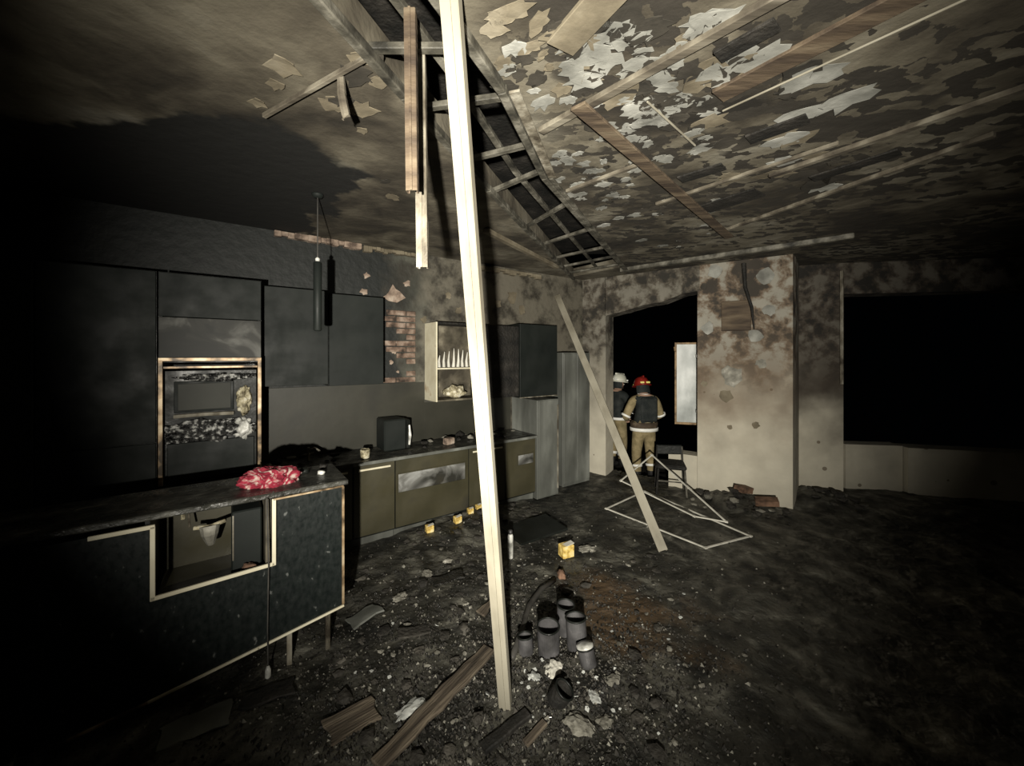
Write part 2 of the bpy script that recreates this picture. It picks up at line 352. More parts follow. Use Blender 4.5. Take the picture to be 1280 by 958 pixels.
# plaster patches still on the wall around the bricks
for (px, py, r) in ((492, 370, .13), (458, 345, .04), (455, 365, .05), (508, 355, .05), (492, 440, .03), (496, 428, .025), (489, 453, .03),
                    (497, 465, .02), (560, 370, .05), (573, 388, .05), (640, 372, .1), (652, 388, .07), (622, 380, .06), (530, 400, .05)):
    k = (px-640)/F; t = (-K0.x+k*K0.y)/(UX-k*UY); yy = K0.y+UY*t; z = H+(YH-py)/F*yy
    o = link('plaster_patch', flake_mesh('plaster_patch', 'pink_plaster' if px < 530 else 'flake_tan', r, 11, .006, 'y'), wl); o.location = (t, -.006, z)

# window wall: short jamb, sagging lintel over the opening, low parapet beside the pier
bm = nbm()
def wbox(s0, s1, o0, o1, z0, z1): B(bm, s0, s1, o0, o1, z0, z1)
wbox(-1.95, -1.42, 0, .32, -.05, CZ+.1)
wbox(-.42, .02, .05, .32, -.05, .52)
vv = []
for s, zb in ((-1.44, 2.67), (-1.1, 2.73), (-.8, 2.80), (-.5, 2.83), (-.2, 2.93), (.03, 2.95)):
    vv.append([bm.verts.new((s, 0, zb)), bm.verts.new((s, .32, zb)), bm.verts.new((s, .32, CZ+.1)), bm.verts.new((s, 0, CZ+.1))])
for p, q in zip(vv, vv[1:]):
    for i in range(4): bm.faces.new((p[i], p[(i+1) % 4], q[(i+1) % 4], q[i]))
bm.faces.new(vv[0]); bm.faces.new(vv[-1][::-1])
wb = struct('wall_back', bm, 'jamb', 'burnt outer wall with an opening to the balcony'); wb.location = (W0.x, W0.y, 0); wb.rotation_euler.z = WA
FL, FR, SD, TT = Vector((2.71, 5.73)), Vector((3.64, 5.08)), Vector((4.20, 5.74)), Vector((4.70, 5.56))
bm = nbm(); prism(bm, [FL, FR, Vector((3.80, 5.25)), SD, Vector((3.9, 6.1)), Vector((2.93, 6.03))], -.05, CZ+.1)
pier = struct('wall_pier', bm, 'pier', 'pale plastered pier scorched brown above and stained with dark spots')
bm = nbm(); prism(bm, [SD, TT, Vector((5.0, 5.98)), Vector((4.1, 6.25))], -.05, CZ+.1)
pier2 = struct('wall_pier.001', bm, 'pier_sooty', 'narrow sooty pier set back beside the wide pier')
bm = nbm(); prism(bm, [(4.98, 5.85), (5.72, 5.74), (5.78, 6.0), (4.98, 6.1)], -.05, .68); prism(bm, [(5.72, 5.66), (7.7, 5.15), (7.75, 5.45), (5.78, 5.98)], -.05, .67)
prism(bm, [(4.7, 5.57), (7.7, 5.1), (7.75, 5.42), (4.8, 5.9)], 2.88, CZ+.1)
struct('wall_parapet', bm, 'pier_sooty', 'low sooty parapet and lintel of the blown-out window')
bm = nbm(); prism(bm, [(7.6, 5.3), (7.6, -2.1), (7.8, -2.1), (7.8, 5.3)], -.05, CZ+.1); struct('wall_right', bm, 'char', 'soot-black side wall')
bm = nbm(); prism(bm, [(-5.4, -2.1), (7.8, -2.1), (7.8, -2.3), (-5.4, -2.3)], -.05, CZ+.1); struct('wall_front', bm, 'char', 'soot-black wall behind')
bm = nbm(); prism(bm, [(-5.3, 2.2), (-5.3, -2.1), (-5.5, -2.1), (-5.5, 2.2)], -.05, CZ+.1); struct('wall_side', bm, 'char', 'soot-black wall at the kitchen end')

# pier scars: knocked-out block, hanging strip, plaster scabs
def pier_local(px, py):                                     # point on the pier front
    d = (FR-FL); k = (px-640)/F
    t = (k*FL.y-FL.x)/(d.x-k*d.y); y = FL.y+d.y*t
    return Vector((FL.x+d.x*t, y, H+(YH-py)/F*y))
pn = Vector((FR.y-FL.y, -(FR.x-FL.x), 0)).normalized()
prot = math.atan2(FR.y-FL.y, FR.x-FL.x)
bm = nbm(); box(bm, (0, 0, 0), (.36, .03, .42), None, .008)
o = obj('dark_block', bm, 'brown_board', pier); o.location = pier_local(920, 395)+pn*.005; o.rotation_euler.z = prot
for (px, py, r, m) in ((880, 358, .05, 'flake_dark'), (915, 470, .15, 'rubble_pale'), (952, 455, .07, 'rubble_pale'), (908, 495, .09, 'flake_tan'), (893, 340, .1, 'flake_pale'),
                       (955, 345, .11, 'flake_pale'), (945, 420, .1, 'flake_pale'), (885, 410, .09, 'flake_pale'), (962, 388, .08, 'flake_pale'), (880, 480, .05, 'flake_tan'), (945, 532, .05, 'flake_tan'), (912, 534, .035, 'flake_tan')):
    o = link('plaster_scab', flake_mesh('plaster_scab', m, r, 12, .008, 'y', .3), pier); o.location = pier_local(px, py)+pn*.004; o.rotation_euler.z = prot
bm = nbm(); tube(bm, [pier_local(930, 330)+pn*.04, pier_local(932, 360)+pn*.05, pier_local(940, 385)+pn*.05, pier_local(943, 412)+pn*.04], [.03, .022, .02, .008], 6)
one('hanging_rag', bm, 'char', 'charred strip dangling over the top of the wide pier', 'rag', pier_local(930, 330)+pn*.04)
bm = nbm(); tube(bm, [(4.66, 5.54, 1.6), (4.66, 5.54, 3.2)], .022, 8)
one('metal_conduit', bm, 'steel_sooty', 'thin sooty metal conduit on the edge of the narrow pier', 'pipe', (4.66, 5.54, 1.6))

# ------------------------------------------------------------------ ceiling with its open tray
tl = [ce(415, 0), ce(505, 109), ce(610, 230), ce(717, 346)]
tr = [ce(560, 0), ce(590, 102), ce(680, 214), ce(781, 333)]
tl[0] = Vector((-.86, .9, CZ)); tr[0] = Vector((-.50, .9, CZ)); tr[1] = Vector((-.05, 1.886, CZ))
hole = [Vector((p.x, p.y)) for p in tl]+[Vector((p.x, p.y)) for p in reversed(tr)]
outer = [Vector(p) for p in ((-5.4, -2.2), (7.7, -2.2), (7.7, 5.3), (4.9, 5.8), (3.2, 5.9), (1.35, 7.05), (.9, 7.0), (-5.4, 2.4))]
vin = outer+hole; ed = [(i, (i+1) % 8) for i in range(8)]+[(8+i, 8+(i+1) % 8) for i in range(8)]
V2, E2, F2, *_ = delaunay_2d_cdt(vin, ed, [], 0, 1e-5)
def inside(p, poly):
    r = False; n = len(poly)
    for i in range(n):
        a, b_ = poly[i], poly[(i+1) % n]
        if (a.y > p.y) != (b_.y > p.y) and p.x < (b_.x-a.x)*(p.y-a.y)/(b_.y-a.y)+a.x: r = not r
    return r
bm = nbm(); vb = [bm.verts.new((v.x, v.y, CZ)) for v in V2]; vt = [bm.verts.new((v.x, v.y, CZ+.14)) for v in V2]
for f in F2:
    c = sum((V2[i] for i in f), Vector((0, 0)))/len(f)
    if inside(c, hole) or not inside(c, outer): continue
    bm.faces.new([vb[i] for i in f][::-1]); bm.faces.new([vt[i] for i in f])
for i in range(8): 
    a, b_ = 8+i, 8+(i+1) % 8
    bm.faces.new((vb[a], vb[b_], vt[b_], vt[a]))
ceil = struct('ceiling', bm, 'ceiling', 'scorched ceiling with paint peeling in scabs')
bm = nbm(); prism(bm, [(-2, .3), (2.4, .3), (2.4, 7.2), (-2, 7.2)], CZ+.55, CZ+.65)
struct('ceiling_slab', bm, 'char', 'charred slab seen through the open tray of the ceiling')

# peeled paint flakes: children of the ceiling
kinds = [[flake_mesh('plaster_flake', m, 1.0, R.randint(11, 18), .012, 'z', .5, R.uniform(1.0, 1.7)) for _ in range(7)] for m in ('flake_pale', 'flake_dark', 'flake_tan')]
for me in sum(kinds, []):                                   # unit flakes, flattened again after scaling
    for v in me.vertices: v.co.z = max(-.05, min(.05, v.co.z))
def flake(p, r, k):
    o = link('plaster_flake', R.choice(kinds[k]), ceil); o.location = (p.x, p.y, CZ-.004)
    o.scale = (r, r, .12); o.rotation_euler.z = -.64+R.gauss(0, .5)
cnt = 0
zones = [((700, 900), (20, 130), 52, .03, .10, (0, 0, 1, 2)), ((740, 890), (120, 200), 60, .025, .075, (0, 0, 1)), ((690, 800), (190, 250), 42, .02, .07, (0, 0, 1)),
         ((740, 900), (240, 310), 62, .03, .08, (0, 1, 1)), ((870, 1060), (60, 240), 34, .05, .14, (0, 1, 1, 2)), ((590, 700), (10, 150), 22, .03, .08, (1, 2, 0)),
         ((300, 500), (60, 260), 26, .03, .11, (1, 2, 2))]
for xr, yr, n, r0, r1, ks in zones:
    for _ in range(n):
        p = ce(R.uniform(*xr), R.uniform(*yr))
        if inside(Vector((p.x, p.y)), hole): continue
        if p.x < -1.0 and p.y > 2.1: continue
        flake(p, R.uniform(r0, r1)*.8, R.choice(ks)); cnt += 1

# the open tray: two long rails and the cross bars, one thing
tray = thing('ladder_frame', 'sooty ladder-like metal frame around the open tray of the ceiling', 'frame', (0, 0, CZ-.06))
def bar_part(name, a, b_, wd, ht, m, parent, side=(0, 0, 1), off=Vector((0, 0, 0))):
    b2 = nbm(); a, b_ = Vector(a), Vector(b_); box(b2, (a+b_)/2-off, ((b_-a).length, wd, ht), qrot(b_-a, side), min(wd, ht)*.12)
    return obj(name, b2, m, parent)
TO = Vector(tray.location)
dn = Vector((0, 0, -.035))
for e in (tl, tr):
    for p, q in zip(e, e[1:]): bar_part('rail', p+dn, q+dn, .045, .05, 'rail', tray, off=TO)
bar_part('flange', tr[1]+Vector((.06, 0, -.045)), tr[2]+Vector((.06, 0, -.045)), .055, .012, 'steel_sooty', tray, off=TO)
bar_part('flange', tr[2]+Vector((.05, 0, -.05)), tr[3]+Vector((.03, 0, -.05)), .03, .02, 'rail', tray, off=TO)
def alongp(e, t):
    n = len(e)-1; i = min(int(t*n), n-1); return e[i].lerp(e[i+1], t*n-i)
def on_edge(e, py):
    y = F*(CZ-H)/(YH-py)
    for p, q in zip(e, e[1:]):
        if p.y <= y <= q.y: return p.lerp(q, (y-p.y)/(q.y-p.y))
    return e[-1].copy() if y > e[-1].y else e[0].copy()
for yl, yr in ((60, 60), (135, 120), (200, 180), (238, 212), (283, 252), (305, 285), (322, 308), (333, 320), (341, 330)):
    bar_part('cross_bar', on_edge(tl, yl)+Vector((0, 0, .0)), on_edge(tr, yr)+Vector((0, 0, .0)), .04, .03, 'rail', tray, off=TO)
mid = [ (a+b_)/2+Vector((0, 0, .05)) for a, b_ in zip(tl, tr)]
for p, q in zip(mid[1:], mid[2:]): bar_part('runner', p, q, .04, .03, 'rail', tray, off=TO)
bar_part('runner', mid[0], mid[1], .04, .03, 'rail', tray, off=TO)

# ceiling battens, each its own thing
def cbatten(name, p0, p1, wd, ht, m, label, z=None, cat='batten', ext=0):
    z = CZ-ht/2-(.008 if ht < .015 else .002) if z is None else z
    a, b_ = ce(*p0, z), ce(*p1, z); b_ = b_+(b_-a).normalized()*ext
    b2 = nbm(); c = (a+b_)/2; box(b2, (0, 0, 0), ((b_-a).length, wd, ht), qrot(b_-a), min(wd, ht)*.15)
    o = obj(name, b2, m); o.location = c; return tag(o, label, cat)
cbatten('timber_batten', (676, 164), (968, 0), .05, .03, 'batten', 'pale timber batten running from the open tray across the peeling ceiling', ext=1.2)
cbatten('timber_batten', (962, 220), (1150, 155), .05, .03, 'batten', 'sooty batten on the dark ceiling beside the brown board', ext=.8)
cbatten('timber_batten', (900, 290), (1090, 222), .04, .03, 'batten', 'charred batten on the ceiling above the narrow pier', ext=.6)
cbatten('board_strip', (897, 120), (1070, 30), .12, .02, 'brown_board', 'heat-browned board strip fixed to the ceiling', cat='board', ext=.2)
cbatten('bright_wire', (903, 139), (1175, 14), .008, .008, 'steel', 'thin bright wire stretched along the brown ceiling board', cat='wire', ext=.3)
cbatten('board_strip', (722, 132), (912, 297), .085, .018, 'brown_board', 'dull brown strip crossing the ceiling battens beside the flakes', z=CZ-.046, cat='board')
cbatten('pale_lath', (809, 127), (869, 182), .008, .01, 'steel', 'short thin pale lath stuck to the flaking ceiling', cat='lath')
cbatten('cable_trunking', (776, 338), (1068, 295), .09, .06, 'rail', 'long grey cable trunking along the ceiling above the wide pier', cat='trunking')
cbatten('timber_batten', (708, 239), (800, 205), .03, .025, 'batten', 'short batten between the open tray and the brown strip', z=CZ-.018)
cbatten('timber_batten', (330, 145), (458, 72), .022, .025, 'batten', 'slim batten over the kitchen end of the ceiling, ending at the open tray')
cbatten('timber_batten', (700, 60), (790, -40), .14, .02, 'flake_tan', 'wide tan strip crossing the ceiling at the pale timber batten', ext=.3)

cbatten('timber_batten', (607, 288), (696, 334), .07, .05, 'flake_tan', 'pale broken edging strip along the kitchen side of the open tray')
for (q0, q1, wd, lb) in (((935, 175), (1010, 148), .12, 'short black charred panel on the ceiling under the bright wire'), ((850, 225), (905, 208), .12, 'black charred panel on the ceiling beside the dull brown strip'),
                         ((880, 262), (950, 240), .22, 'wide black charred panel on the ceiling between two battens'), ((1015, 224), (1125, 190), .12, 'long black charred panel on the ceiling beyond the sooty batten'), ((897, 72), (972, 30), .09, 'narrow black charred panel on the ceiling beside the pale timber batten')):
    cbatten('charred_sheet', q0, q1, wd, .012, 'char', lb, cat='panel')
cbatten('timber_batten', (820, 255), (1000, 195), .03, .025, 'batten', 'thin batten on the ceiling between the black charred panels', ext=.2)
# cornice of broken pink plaster along the kitchen wall
for i, (a0, a1, z, m, lb) in enumerate(((-.62, .25, 3.31, 'pink_plaster', 'broken pinkish plaster cornice strip on top of the black kitchen wall'),
                                 (.28, .95, 3.30, 'flake_tan', 'broken tan plaster cornice strip above the bare bricks'), (1.6, 3.0, 3.28, 'flake_tan', 'drooping tan cornice strip above the wall cupboards'))):
    bm = nbm(); n = 14
    for k in range(n):
        x0 = a0+(a1-a0)*k/n; x1 = a0+(a1-a0)*(k+1)/n
        h = R.uniform(.03, .075); B(bm, x0-.005, x1, -.06-R.uniform(0, .03), 0, z-h, z-.0, .006)
    o = obj('cornice', bm, m); o.location = kw(0, -.002); o.rotation_euler.z = KA; tag(o, lb, 'cornice')

# ------------------------------------------------------------------ long steel profiles
def channel(bm, a, b_, wd, dp, th=.004, side=(0, -1, 0)):
    a, b_ = Vector(a), Vector(b_); q = qrot(b_-a, side); L_ = (b_-a).length; c = (a+b_)/2
    for (y0, z0, sy, sz) in ((0, dp/2, wd, th), (wd/2, 0, th, dp), (-wd/2, 0, th, dp), (0, dp/2+.004, wd*.22, .008), (wd*.42, -dp/2, wd*.2, th), (-wd*.42, -dp/2, wd*.2, th)):
        box(bm, c+q @ Vector((0, y0, z0)), (L_, sy, sz), q)
top = Vector((-.215, 1.32, 3.31)); bot = at_z(632, 888); bot.z = fz(bot.x, bot.y)+.004
bm = nbm(); channel(bm, bot, top, .064, .04, side=(-.25, -1, 0))
one('steel_profile', bm, 'steel', 'tall pale steel drywall profile standing upright from floor to ceiling', 'profile', bot)
a = at_z(829, 690); a.z = fz(a.x, a.y)+.015
b_ = kw(3.36, -.042, 2.98)
bm = nbm(); channel(bm, a, b_, .09, .045, side=(-.3, -1, .5))
one('steel_profile', bm, 'steel', 'long steel profile leaning slantwise against the wall by the doorway', 'profile', a)

def hang(name, px, y0, y1, d, wd, m, label, cat, tilt=0, dp=.03):
    x = (px-640)/F*d; z0 = H+(YH-y0)/F*d; z1 = H+(YH-y1)/F*d; z0 = min(z0, CZ)
    bm = nbm(); channel(bm, (x, d, z0), (x+tilt, d, z1), wd, dp, side=(0, -1, 0))
    return one(name, bm, m, label, cat, (x, d, z0))
hang('hanging_profile', 525, 40, 335, 1.72, .045, 'steel_sooty', 'sooty steel profile hanging from the open tray with a bright lower end', 'profile', .012)
hang('hanging_profile', 513, -20, 240, 1.5, .04, 'brown_board', 'rust-brown profile dangling beside the sooty steel one', 'profile', .008)
bm = nbm(); p = ce(426, 92)
tube(bm, [p, p+Vector((.005, 0, -.1)), p+Vector((.02, .01, -.19)), p+Vector((.01, 0, -.215))], [.016, .02, .02, .006], 6)
one('hanging_strip', bm, 'batten', 'short curled strip dangling from the ceiling below the slim batten', 'strip', p)
bm = nbm(); p = ce(660, 205); 
o = None
# ------------------------------------------------------------------ pendant tube lamps over the counter
def pendant(px, y0, y1, d, label, r):
    x = (px-640)/F*d; z0 = H+(YH-y0)/F*d; z1 = H+(YH-y1)/F*d
    t = thing('pendant_lamp', label, 'lamp', (x, d, z1), 0)
    bm = nbm(); lathe(bm, [(r*.7, 0), (r, .01), (r, z0-z1-.01), (r*.5, z0-z1)], 16); obj('tube_shade', bm, 'black_front', t, True)
    bm = nbm(); lathe(bm, [(r*.45, z0-z1), (r*.6, z0-z1+.02), (r*.2, z0-z1+.035)], 12); o = obj('cap', bm, 'white_enamel', t, True)
    bm = nbm(); tube(bm, [(0, 0, z0-z1+.03), (0, 0, CZ-z1)], .004, 6); obj('cord', bm, 'rubber', t)
    bm = nbm(); lathe(bm, [(.03, CZ-z1-.03), (.045, CZ-z1-.01), (.045, CZ-z1)], 16); obj('ceiling_rose', bm, 'black_front', t, True)
    return t
pendant(397, 327, 414, 3.2, 'slim black tube pendant lamp hanging in front of the black wall cupboards', .032)

# ------------------------------------------------------------------ kitchen units (local frame: x along the wall, y<0 into the room)
def kthing(name, label, cat, a, b, z=0, group=None): return thing(name, label, cat, kw(a, b, z), KA, group)
def base_unit(a0, a1, label, inset=None, handle=True):
    t = kthing('base_cabinet', label, 'cabinet', a0, -.60); W = a1-a0
    bm = nbm(); B(bm, 0, W, .02, .59, .10, .86); obj('body', bm, 'char_gloss', t)
    bm = nbm(); B(bm, 0, W, .06, .08, .0, .10); obj('plinth', bm, 'grey_panel', t)
    bm = nbm(); B(bm, .004, W-.004, 0, .018, .12, .855, .003); d = obj('door', bm, 'olive_front', t)
    if inset:
        x0, x1, z0, z1 = inset
        bm = nbm(); B(bm, x0, x1, -.006, 0, z0, z1, .002); obj('glass_inset', bm, 'glass_smoked', d)
        for q in ((x0-.012, x1+.012, z0-.012, z0), (x0-.012, x1+.012, z1, z1+.012), (x0-.012, x0, z0, z1), (x1, x1+.012, z0, z1)):
            bm = nbm(); B(bm, q[0], q[1], -.009, 0, q[2], q[3]); obj('inset_frame', bm, 'olive_front', d)
    elif handle:
        bm = nbm(); B(bm, .05, W-.05, -.012, 0, .80, .82, .003); obj('handle', bm, 'trim', d)
    return t
base_unit(-.76, .02, 'dark base cabinet behind the black bar front')
base_unit(.025, .46, 'olive base cabinet with a pale top rail next to the bar')
base_unit(.465, 1.38, 'wide olive base cabinet with a smoked glass inset and painted bright reflections', (.03, .86, .50, .70))
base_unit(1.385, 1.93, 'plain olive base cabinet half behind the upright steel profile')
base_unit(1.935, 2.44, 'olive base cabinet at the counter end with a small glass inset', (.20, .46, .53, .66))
t = kthing('worktop', 'sooty kitchen worktop strewn with charred bits', 'worktop', -.76, -.63, .862)
bm = nbm(); B(bm, 0, 3.21, 0, .62, 0, .04, .006); obj('slab', bm, 'worktop', t)
bm = nbm(); B(bm, .78, 3.21, -.004, .0, .004, .036); obj('edge_strip', bm, 'grey_panel', t)
# splashback
bm = nbm(); B(bm, -.76, 1.05, -.012, 0, .905, 1.66, .002); B(bm, 1.05, 2.44, -.012, 0, .905, 1.39, .002)
o = obj('splashback', bm, 'grey_splash' if 'grey_splash' in MT else 'olive_front'); o.location = kw(0, -.002); o.rotation_euler.z = KA
tag(o, 'dull grey-green splashback panel behind the worktop', 'splashback')
# black wall cupboards left of the bricks
def wall_unit(a0, a1, z0, z1, dep, label, m='black_front', group=None, doors=1):
    t = kthing('hanging_cupboard', label, 'cupboard', a0, -dep, z0, group); W = a1-a0; h = z1-z0
    bm = nbm(); B(bm, 0, W, .02, dep-.002, 0, h); obj('body', bm, 'char_gloss', t)
    for i in range(doors):
        bm = nbm(); B(bm, W*i/doors+.003, W*(i+1)/doors-.003, 0, .018, .002, h-.002, .003); obj('door', bm, m, t)
    return t
wall_unit(-.74, -.16, 1.70, 2.68, .34, 'black wall cupboard beside the tall oven cabinet')
wall_unit(-.155, .42, 1.68, 2.66, .34, 'black wall cupboard between its twin and the bare bricks')
# open cupboard with soot-streaked inside
t = kthing('open_cupboard', 'burnt wall cupboard without a door, pale soot streaks inside', 'cupboard', 1.06, -.35, 1.43); W, h = .70, .99
for n_, q, m in (('side_panel', (0, .02, 0, .34, 0, h), 'trim'), ('side_panel', (W-.02, W, 0, .34, 0, h), 'char'), ('top_panel', (.02, W-.02, 0, .34, h-.02, h), 'char'),
                 ('bottom_panel', (.02, W-.02, 0, .34, 0, .02), 'cabinet_inside'), ('back_panel', (.02, W-.02, .33, .345, .02, h-.02), 'cabinet_inside'), ('shelf', (.02, W-.02, .02, .33, .40, .418), 'trim')):
    bm = nbm(); B(bm, *q); obj(n_, bm, m, t)
for k in range(9):
    x = .07+k*.068; bm = nbm()
    tube(bm, [(x, .20, .42), (x+R.uniform(-.01, .01), .20, .50), (x+.01, .20, .55+R.uniform(0, .12))], [.024, .018, .004], 6); obj('drip', bm, 'white_paint', t)
bm = nbm()
bmesh.ops.create_icosphere(bm, subdivisions=3, radius=.1, matrix=Matrix.Translation((0, 0, .07)) @ Matrix.Diagonal((1.5, .9, .8, 1)))
for v in bm.verts: v.co *= 1+.35*noise.noise(v.co*14)
o = obj('melted_lump', bm, 'cream_melt', None, True); o.location = kw(1.40, -.19, 1.456); tag(o, 'melted cream lump at the bottom of the doorless cupboard', 'lump')
wall_unit(1.765, 2.35, 1.42, 2.42, .34, 'charred wall cupboard behind the upright steel profile', 'char')
t = wall_unit(2.36, 3.08, 1.40, 2.46, .35, 'large black wall cupboard next to the slanting steel profile', 'black_front')
bm = nbm(); B(bm, 0, .72, -.004, .02, -.008, .004); obj('bottom_edge', bm, 'steel_sooty', t)
# tall grey panels at the counter end
bm = nbm(); B(bm, 0, .40, 0, .60, 0, 1.38, .004); t = kthing('larder_cabinet', 'tall grey scorched cabinet at the end of the counter', 'cabinet', 2.46, -.61)
obj('body', bm, 'grey_panel', t)
bm = nbm(); B(bm, .02, .38, -.018, 0, .02, 1.37, .003); d = obj('door', bm, 'grey_panel', t)
bm = nbm(); B(bm, .36, .375, -.03, -.018, .1, 1.3); obj('handle', bm, 'steel_sooty', d)
t = kthing('larder_cabinet', 'slim pale cabinet squeezed between the grey one and the doorway', 'cabinet', 3.10, -.45)
bm = nbm(); B(bm, 0, .58, 0, .44, 0, 2.05, .004); obj('body', bm, 'grey_panel', t)
bm = nbm(); B(bm, .01, .285, -.016, 0, .05, 2.03, .003); obj('door', bm, 'grey_panel', t)
bm = nbm(); B(bm, .295, .57, -.016, 0, .05, 2.03, .003); obj('door', bm, 'grey_panel', t)

# tall oven cabinet
t = kthing('oven_cabinet', 'tall black oven cabinet with a copper-edged niche', 'cabinet', -1.47, -.60); W = .70
for n_, q in (('side_panel', (0, .025, .02, .6, 0, 2.68)), ('side_panel', (W-.025, W, .02, .6, 0, 2.68)), ('back_panel', (.025, W-.025, .57, .6, 0, 2.68)), ('top_panel', (.025, W-.025, .02, .57, 2.65, 2.68)), ('shelf', (.025, W-.025, .02, .57, .92, .945)), ('shelf', (.025, W-.025, .02, .57, 1.945, 1.97))):
    bm = nbm(); B(bm, *q); obj(n_, bm, 'char_gloss', t)
bm = nbm(); B(bm, .003, W-.003, 0, .018, .1, .93, .003); obj('lower_door', bm, 'black_front', t)
bm = nbm(); B(bm, .003, W-.003, 0, .018, 2.32, 2.675, .003); obj('top_door', bm, 'black_front', t)
bm = nbm(); B(bm, .003, W-.003, -.004, .016, 1.985, 2.315, .003); obj('flap_door', bm, 'flap' if 'flap' in MT else 'black_panel', t)
bm = nbm(); B(bm, 0, .03, -.012, .02, .95, 1.97, .003); obj('niche_edge', bm, 'copper_trim', t)
bm = nbm(); B(bm, W-.03, W, -.012, .02, .95, 1.97, .003); obj('niche_edge', bm, 'copper_trim', t)
bm = nbm(); B(bm, 0, W, -.014, .02, 1.955, 1.985, .003); obj('niche_edge', bm, 'copper_trim', t)
bm = nbm(); B(bm, .03, W-.03, -.006, .02, 1.895, 1.915, .003); obj('niche_edge', bm, 'copper_trim', t)
# built-in microwave (burnt) in the niche
t = kthing('microwave_oven', 'burnt-out built-in microwave with melted front in the copper-edged niche', 'microwave', -1.435, -.585, .947); W = .63
bm = nbm(); B(bm, 0, W, .03, .5, .0, .93, .004); obj('body', bm, 'char_gloss', t)
bm = nbm(); B(bm, .02, W-.02, .0, .03, .02, .33, .004); obj('lower_panel', bm, 'black_front', t)
bm = nbm(); B(bm, .06, .46, .004, .03, .58, .84, .004); d = obj('door', bm, 'black_front', t)
bm = nbm(); B(bm, .085, .44, -.002, .004, .60, .82, .002); obj('glass', bm, 'oven_glass', d)
bm = nbm(); tube(bm, [(.06, -.015, .555), (.25, -.02, .56), (.46, -.015, .553)], .016, 8); obj('handle', bm, 'steel_sooty', d)
def blob(name, c, s, m, parent, seed, amp=.5, sub=3, xr=None):
    b2 = nbm(); bmesh.ops.create_icosphere(b2, subdivisions=sub, radius=1)
    for v in b2.verts:
        k = 1+amp*noise.fractal(v.co*1.7+Vector((seed, seed*2, 0)), 1, 2, 4)
        v.co = Vector((v.co.x*s[0]*k, v.co.y*s[1]*k, v.co.z*s[2]*k))
    if xr:
        for v in b2.verts: v.co.x = min(max(v.co.x, xr[0]-c[0]), xr[1]-c[0])
    o = obj(name, b2, m, parent, True); o.location = c; return o
blob('melted_trim', (.27, .01, .42), (.28, .03, .075), 'melt', t, 3, .7, 5, (.004, .626))
blob('melted_trim', (.35, .01, .87), (.25, .025, .03), 'melt', t, 5, .8, 4, (.004, .626))
blob('melted_panel', (.535, .005, .66), (.05, .03, .11), 'cream_melt', t, 8, .6, 4, (.004, .626))
blob('melted_panel', (.53, .0, .42), (.06, .03, .08), 'white_enamel', t, 9, .7, 4, (.004, .626))
# black tall cabinets fading into the dark
for a0, a1, lb in ((-2.12, -1.48, 'black tall cabinet standing left against the oven cabinet side'), (-2.75, -2.125, 'black tall cabinet at the dark end of the kitchen row')):
    t = kthing('tall_cabinet', lb, 'cabinet', a0, -.6); W = a1-a0
    bm = nbm(); B(bm, 0, W, .02, .6, 0, 2.68); obj('body', bm, 'char_gloss', t)
    bm = nbm(); B(bm, .003, W-.003, 0, .018, .1, 1.3, .003); d = obj('door', bm, 'black_front', t)
    bm = nbm(); B(bm, .003, W-.003, 0, .018, 1.306, 2.675, .003); obj('door', bm, 'black_front', t)

# things on the worktop
zt = .905
t = kthing('tap', 'charred kitchen tap with a cross handle on the worktop', 'tap', -.33, -.22, zt)
bm = nbm(); tube(bm, [(0, 0, 0), (0, 0, .13)], .014, 10); obj('stem', bm, 'steel_sooty', t)
bm = nbm(); tube(bm, [(0, 0, .10), (.05, -.05, .13), (.09, -.10, .10)], .011, 8); obj('spout', bm, 'steel_sooty', t)
bm = nbm(); tube(bm, [(-.055, .0, .06), (.055, 0, .07)], .009, 8); obj('handle', bm, 'steel_sooty', t)
t = kthing('coffee_machine', 'black burnt coffee machine on the worktop below the bricks', 'appliance', .42, -.36, zt)
bm = nbm(); B(bm, 0, .26, 0, .3, 0, .36, .015); obj('body', bm, 'black_front', t)
bm = nbm(); B(bm, .27, .32, .02, .25, 0, .34, .01); obj('water_tank', bm, 'char_gloss', t)
bm = nbm(); tube(bm, [(.295, .0, .05), (.30, -.01, .16), (.295, .0, .28)], [.012, .018, .01], 8); obj('spout', bm, 'white_enamel', t)
bm = nbm(); lathe(bm, [(.035, 0), (.045, .01), (.05, .09), (.044, .1), (.04, .02)], 16); o = obj('mug', bm, 'cream_melt', None, True); o.location = kw(.17, -.5, zt); tag(o, 'small pale scorched mug next to the coffee machine', 'mug')
bm = nbm(); box(bm, (0, 0, .04), (.13, .09, .08), None, .012); o = obj('food_box', bm, 'pink_plaster'); o.location = kw(1.20, -.42, zt); o.rotation_euler.z = .9; tag(o, 'pinkish scorched box on the worktop under the doorless cupboard', 'box')
bits = [(-.33, -.22, .12), (1.20, -.42, .11)]
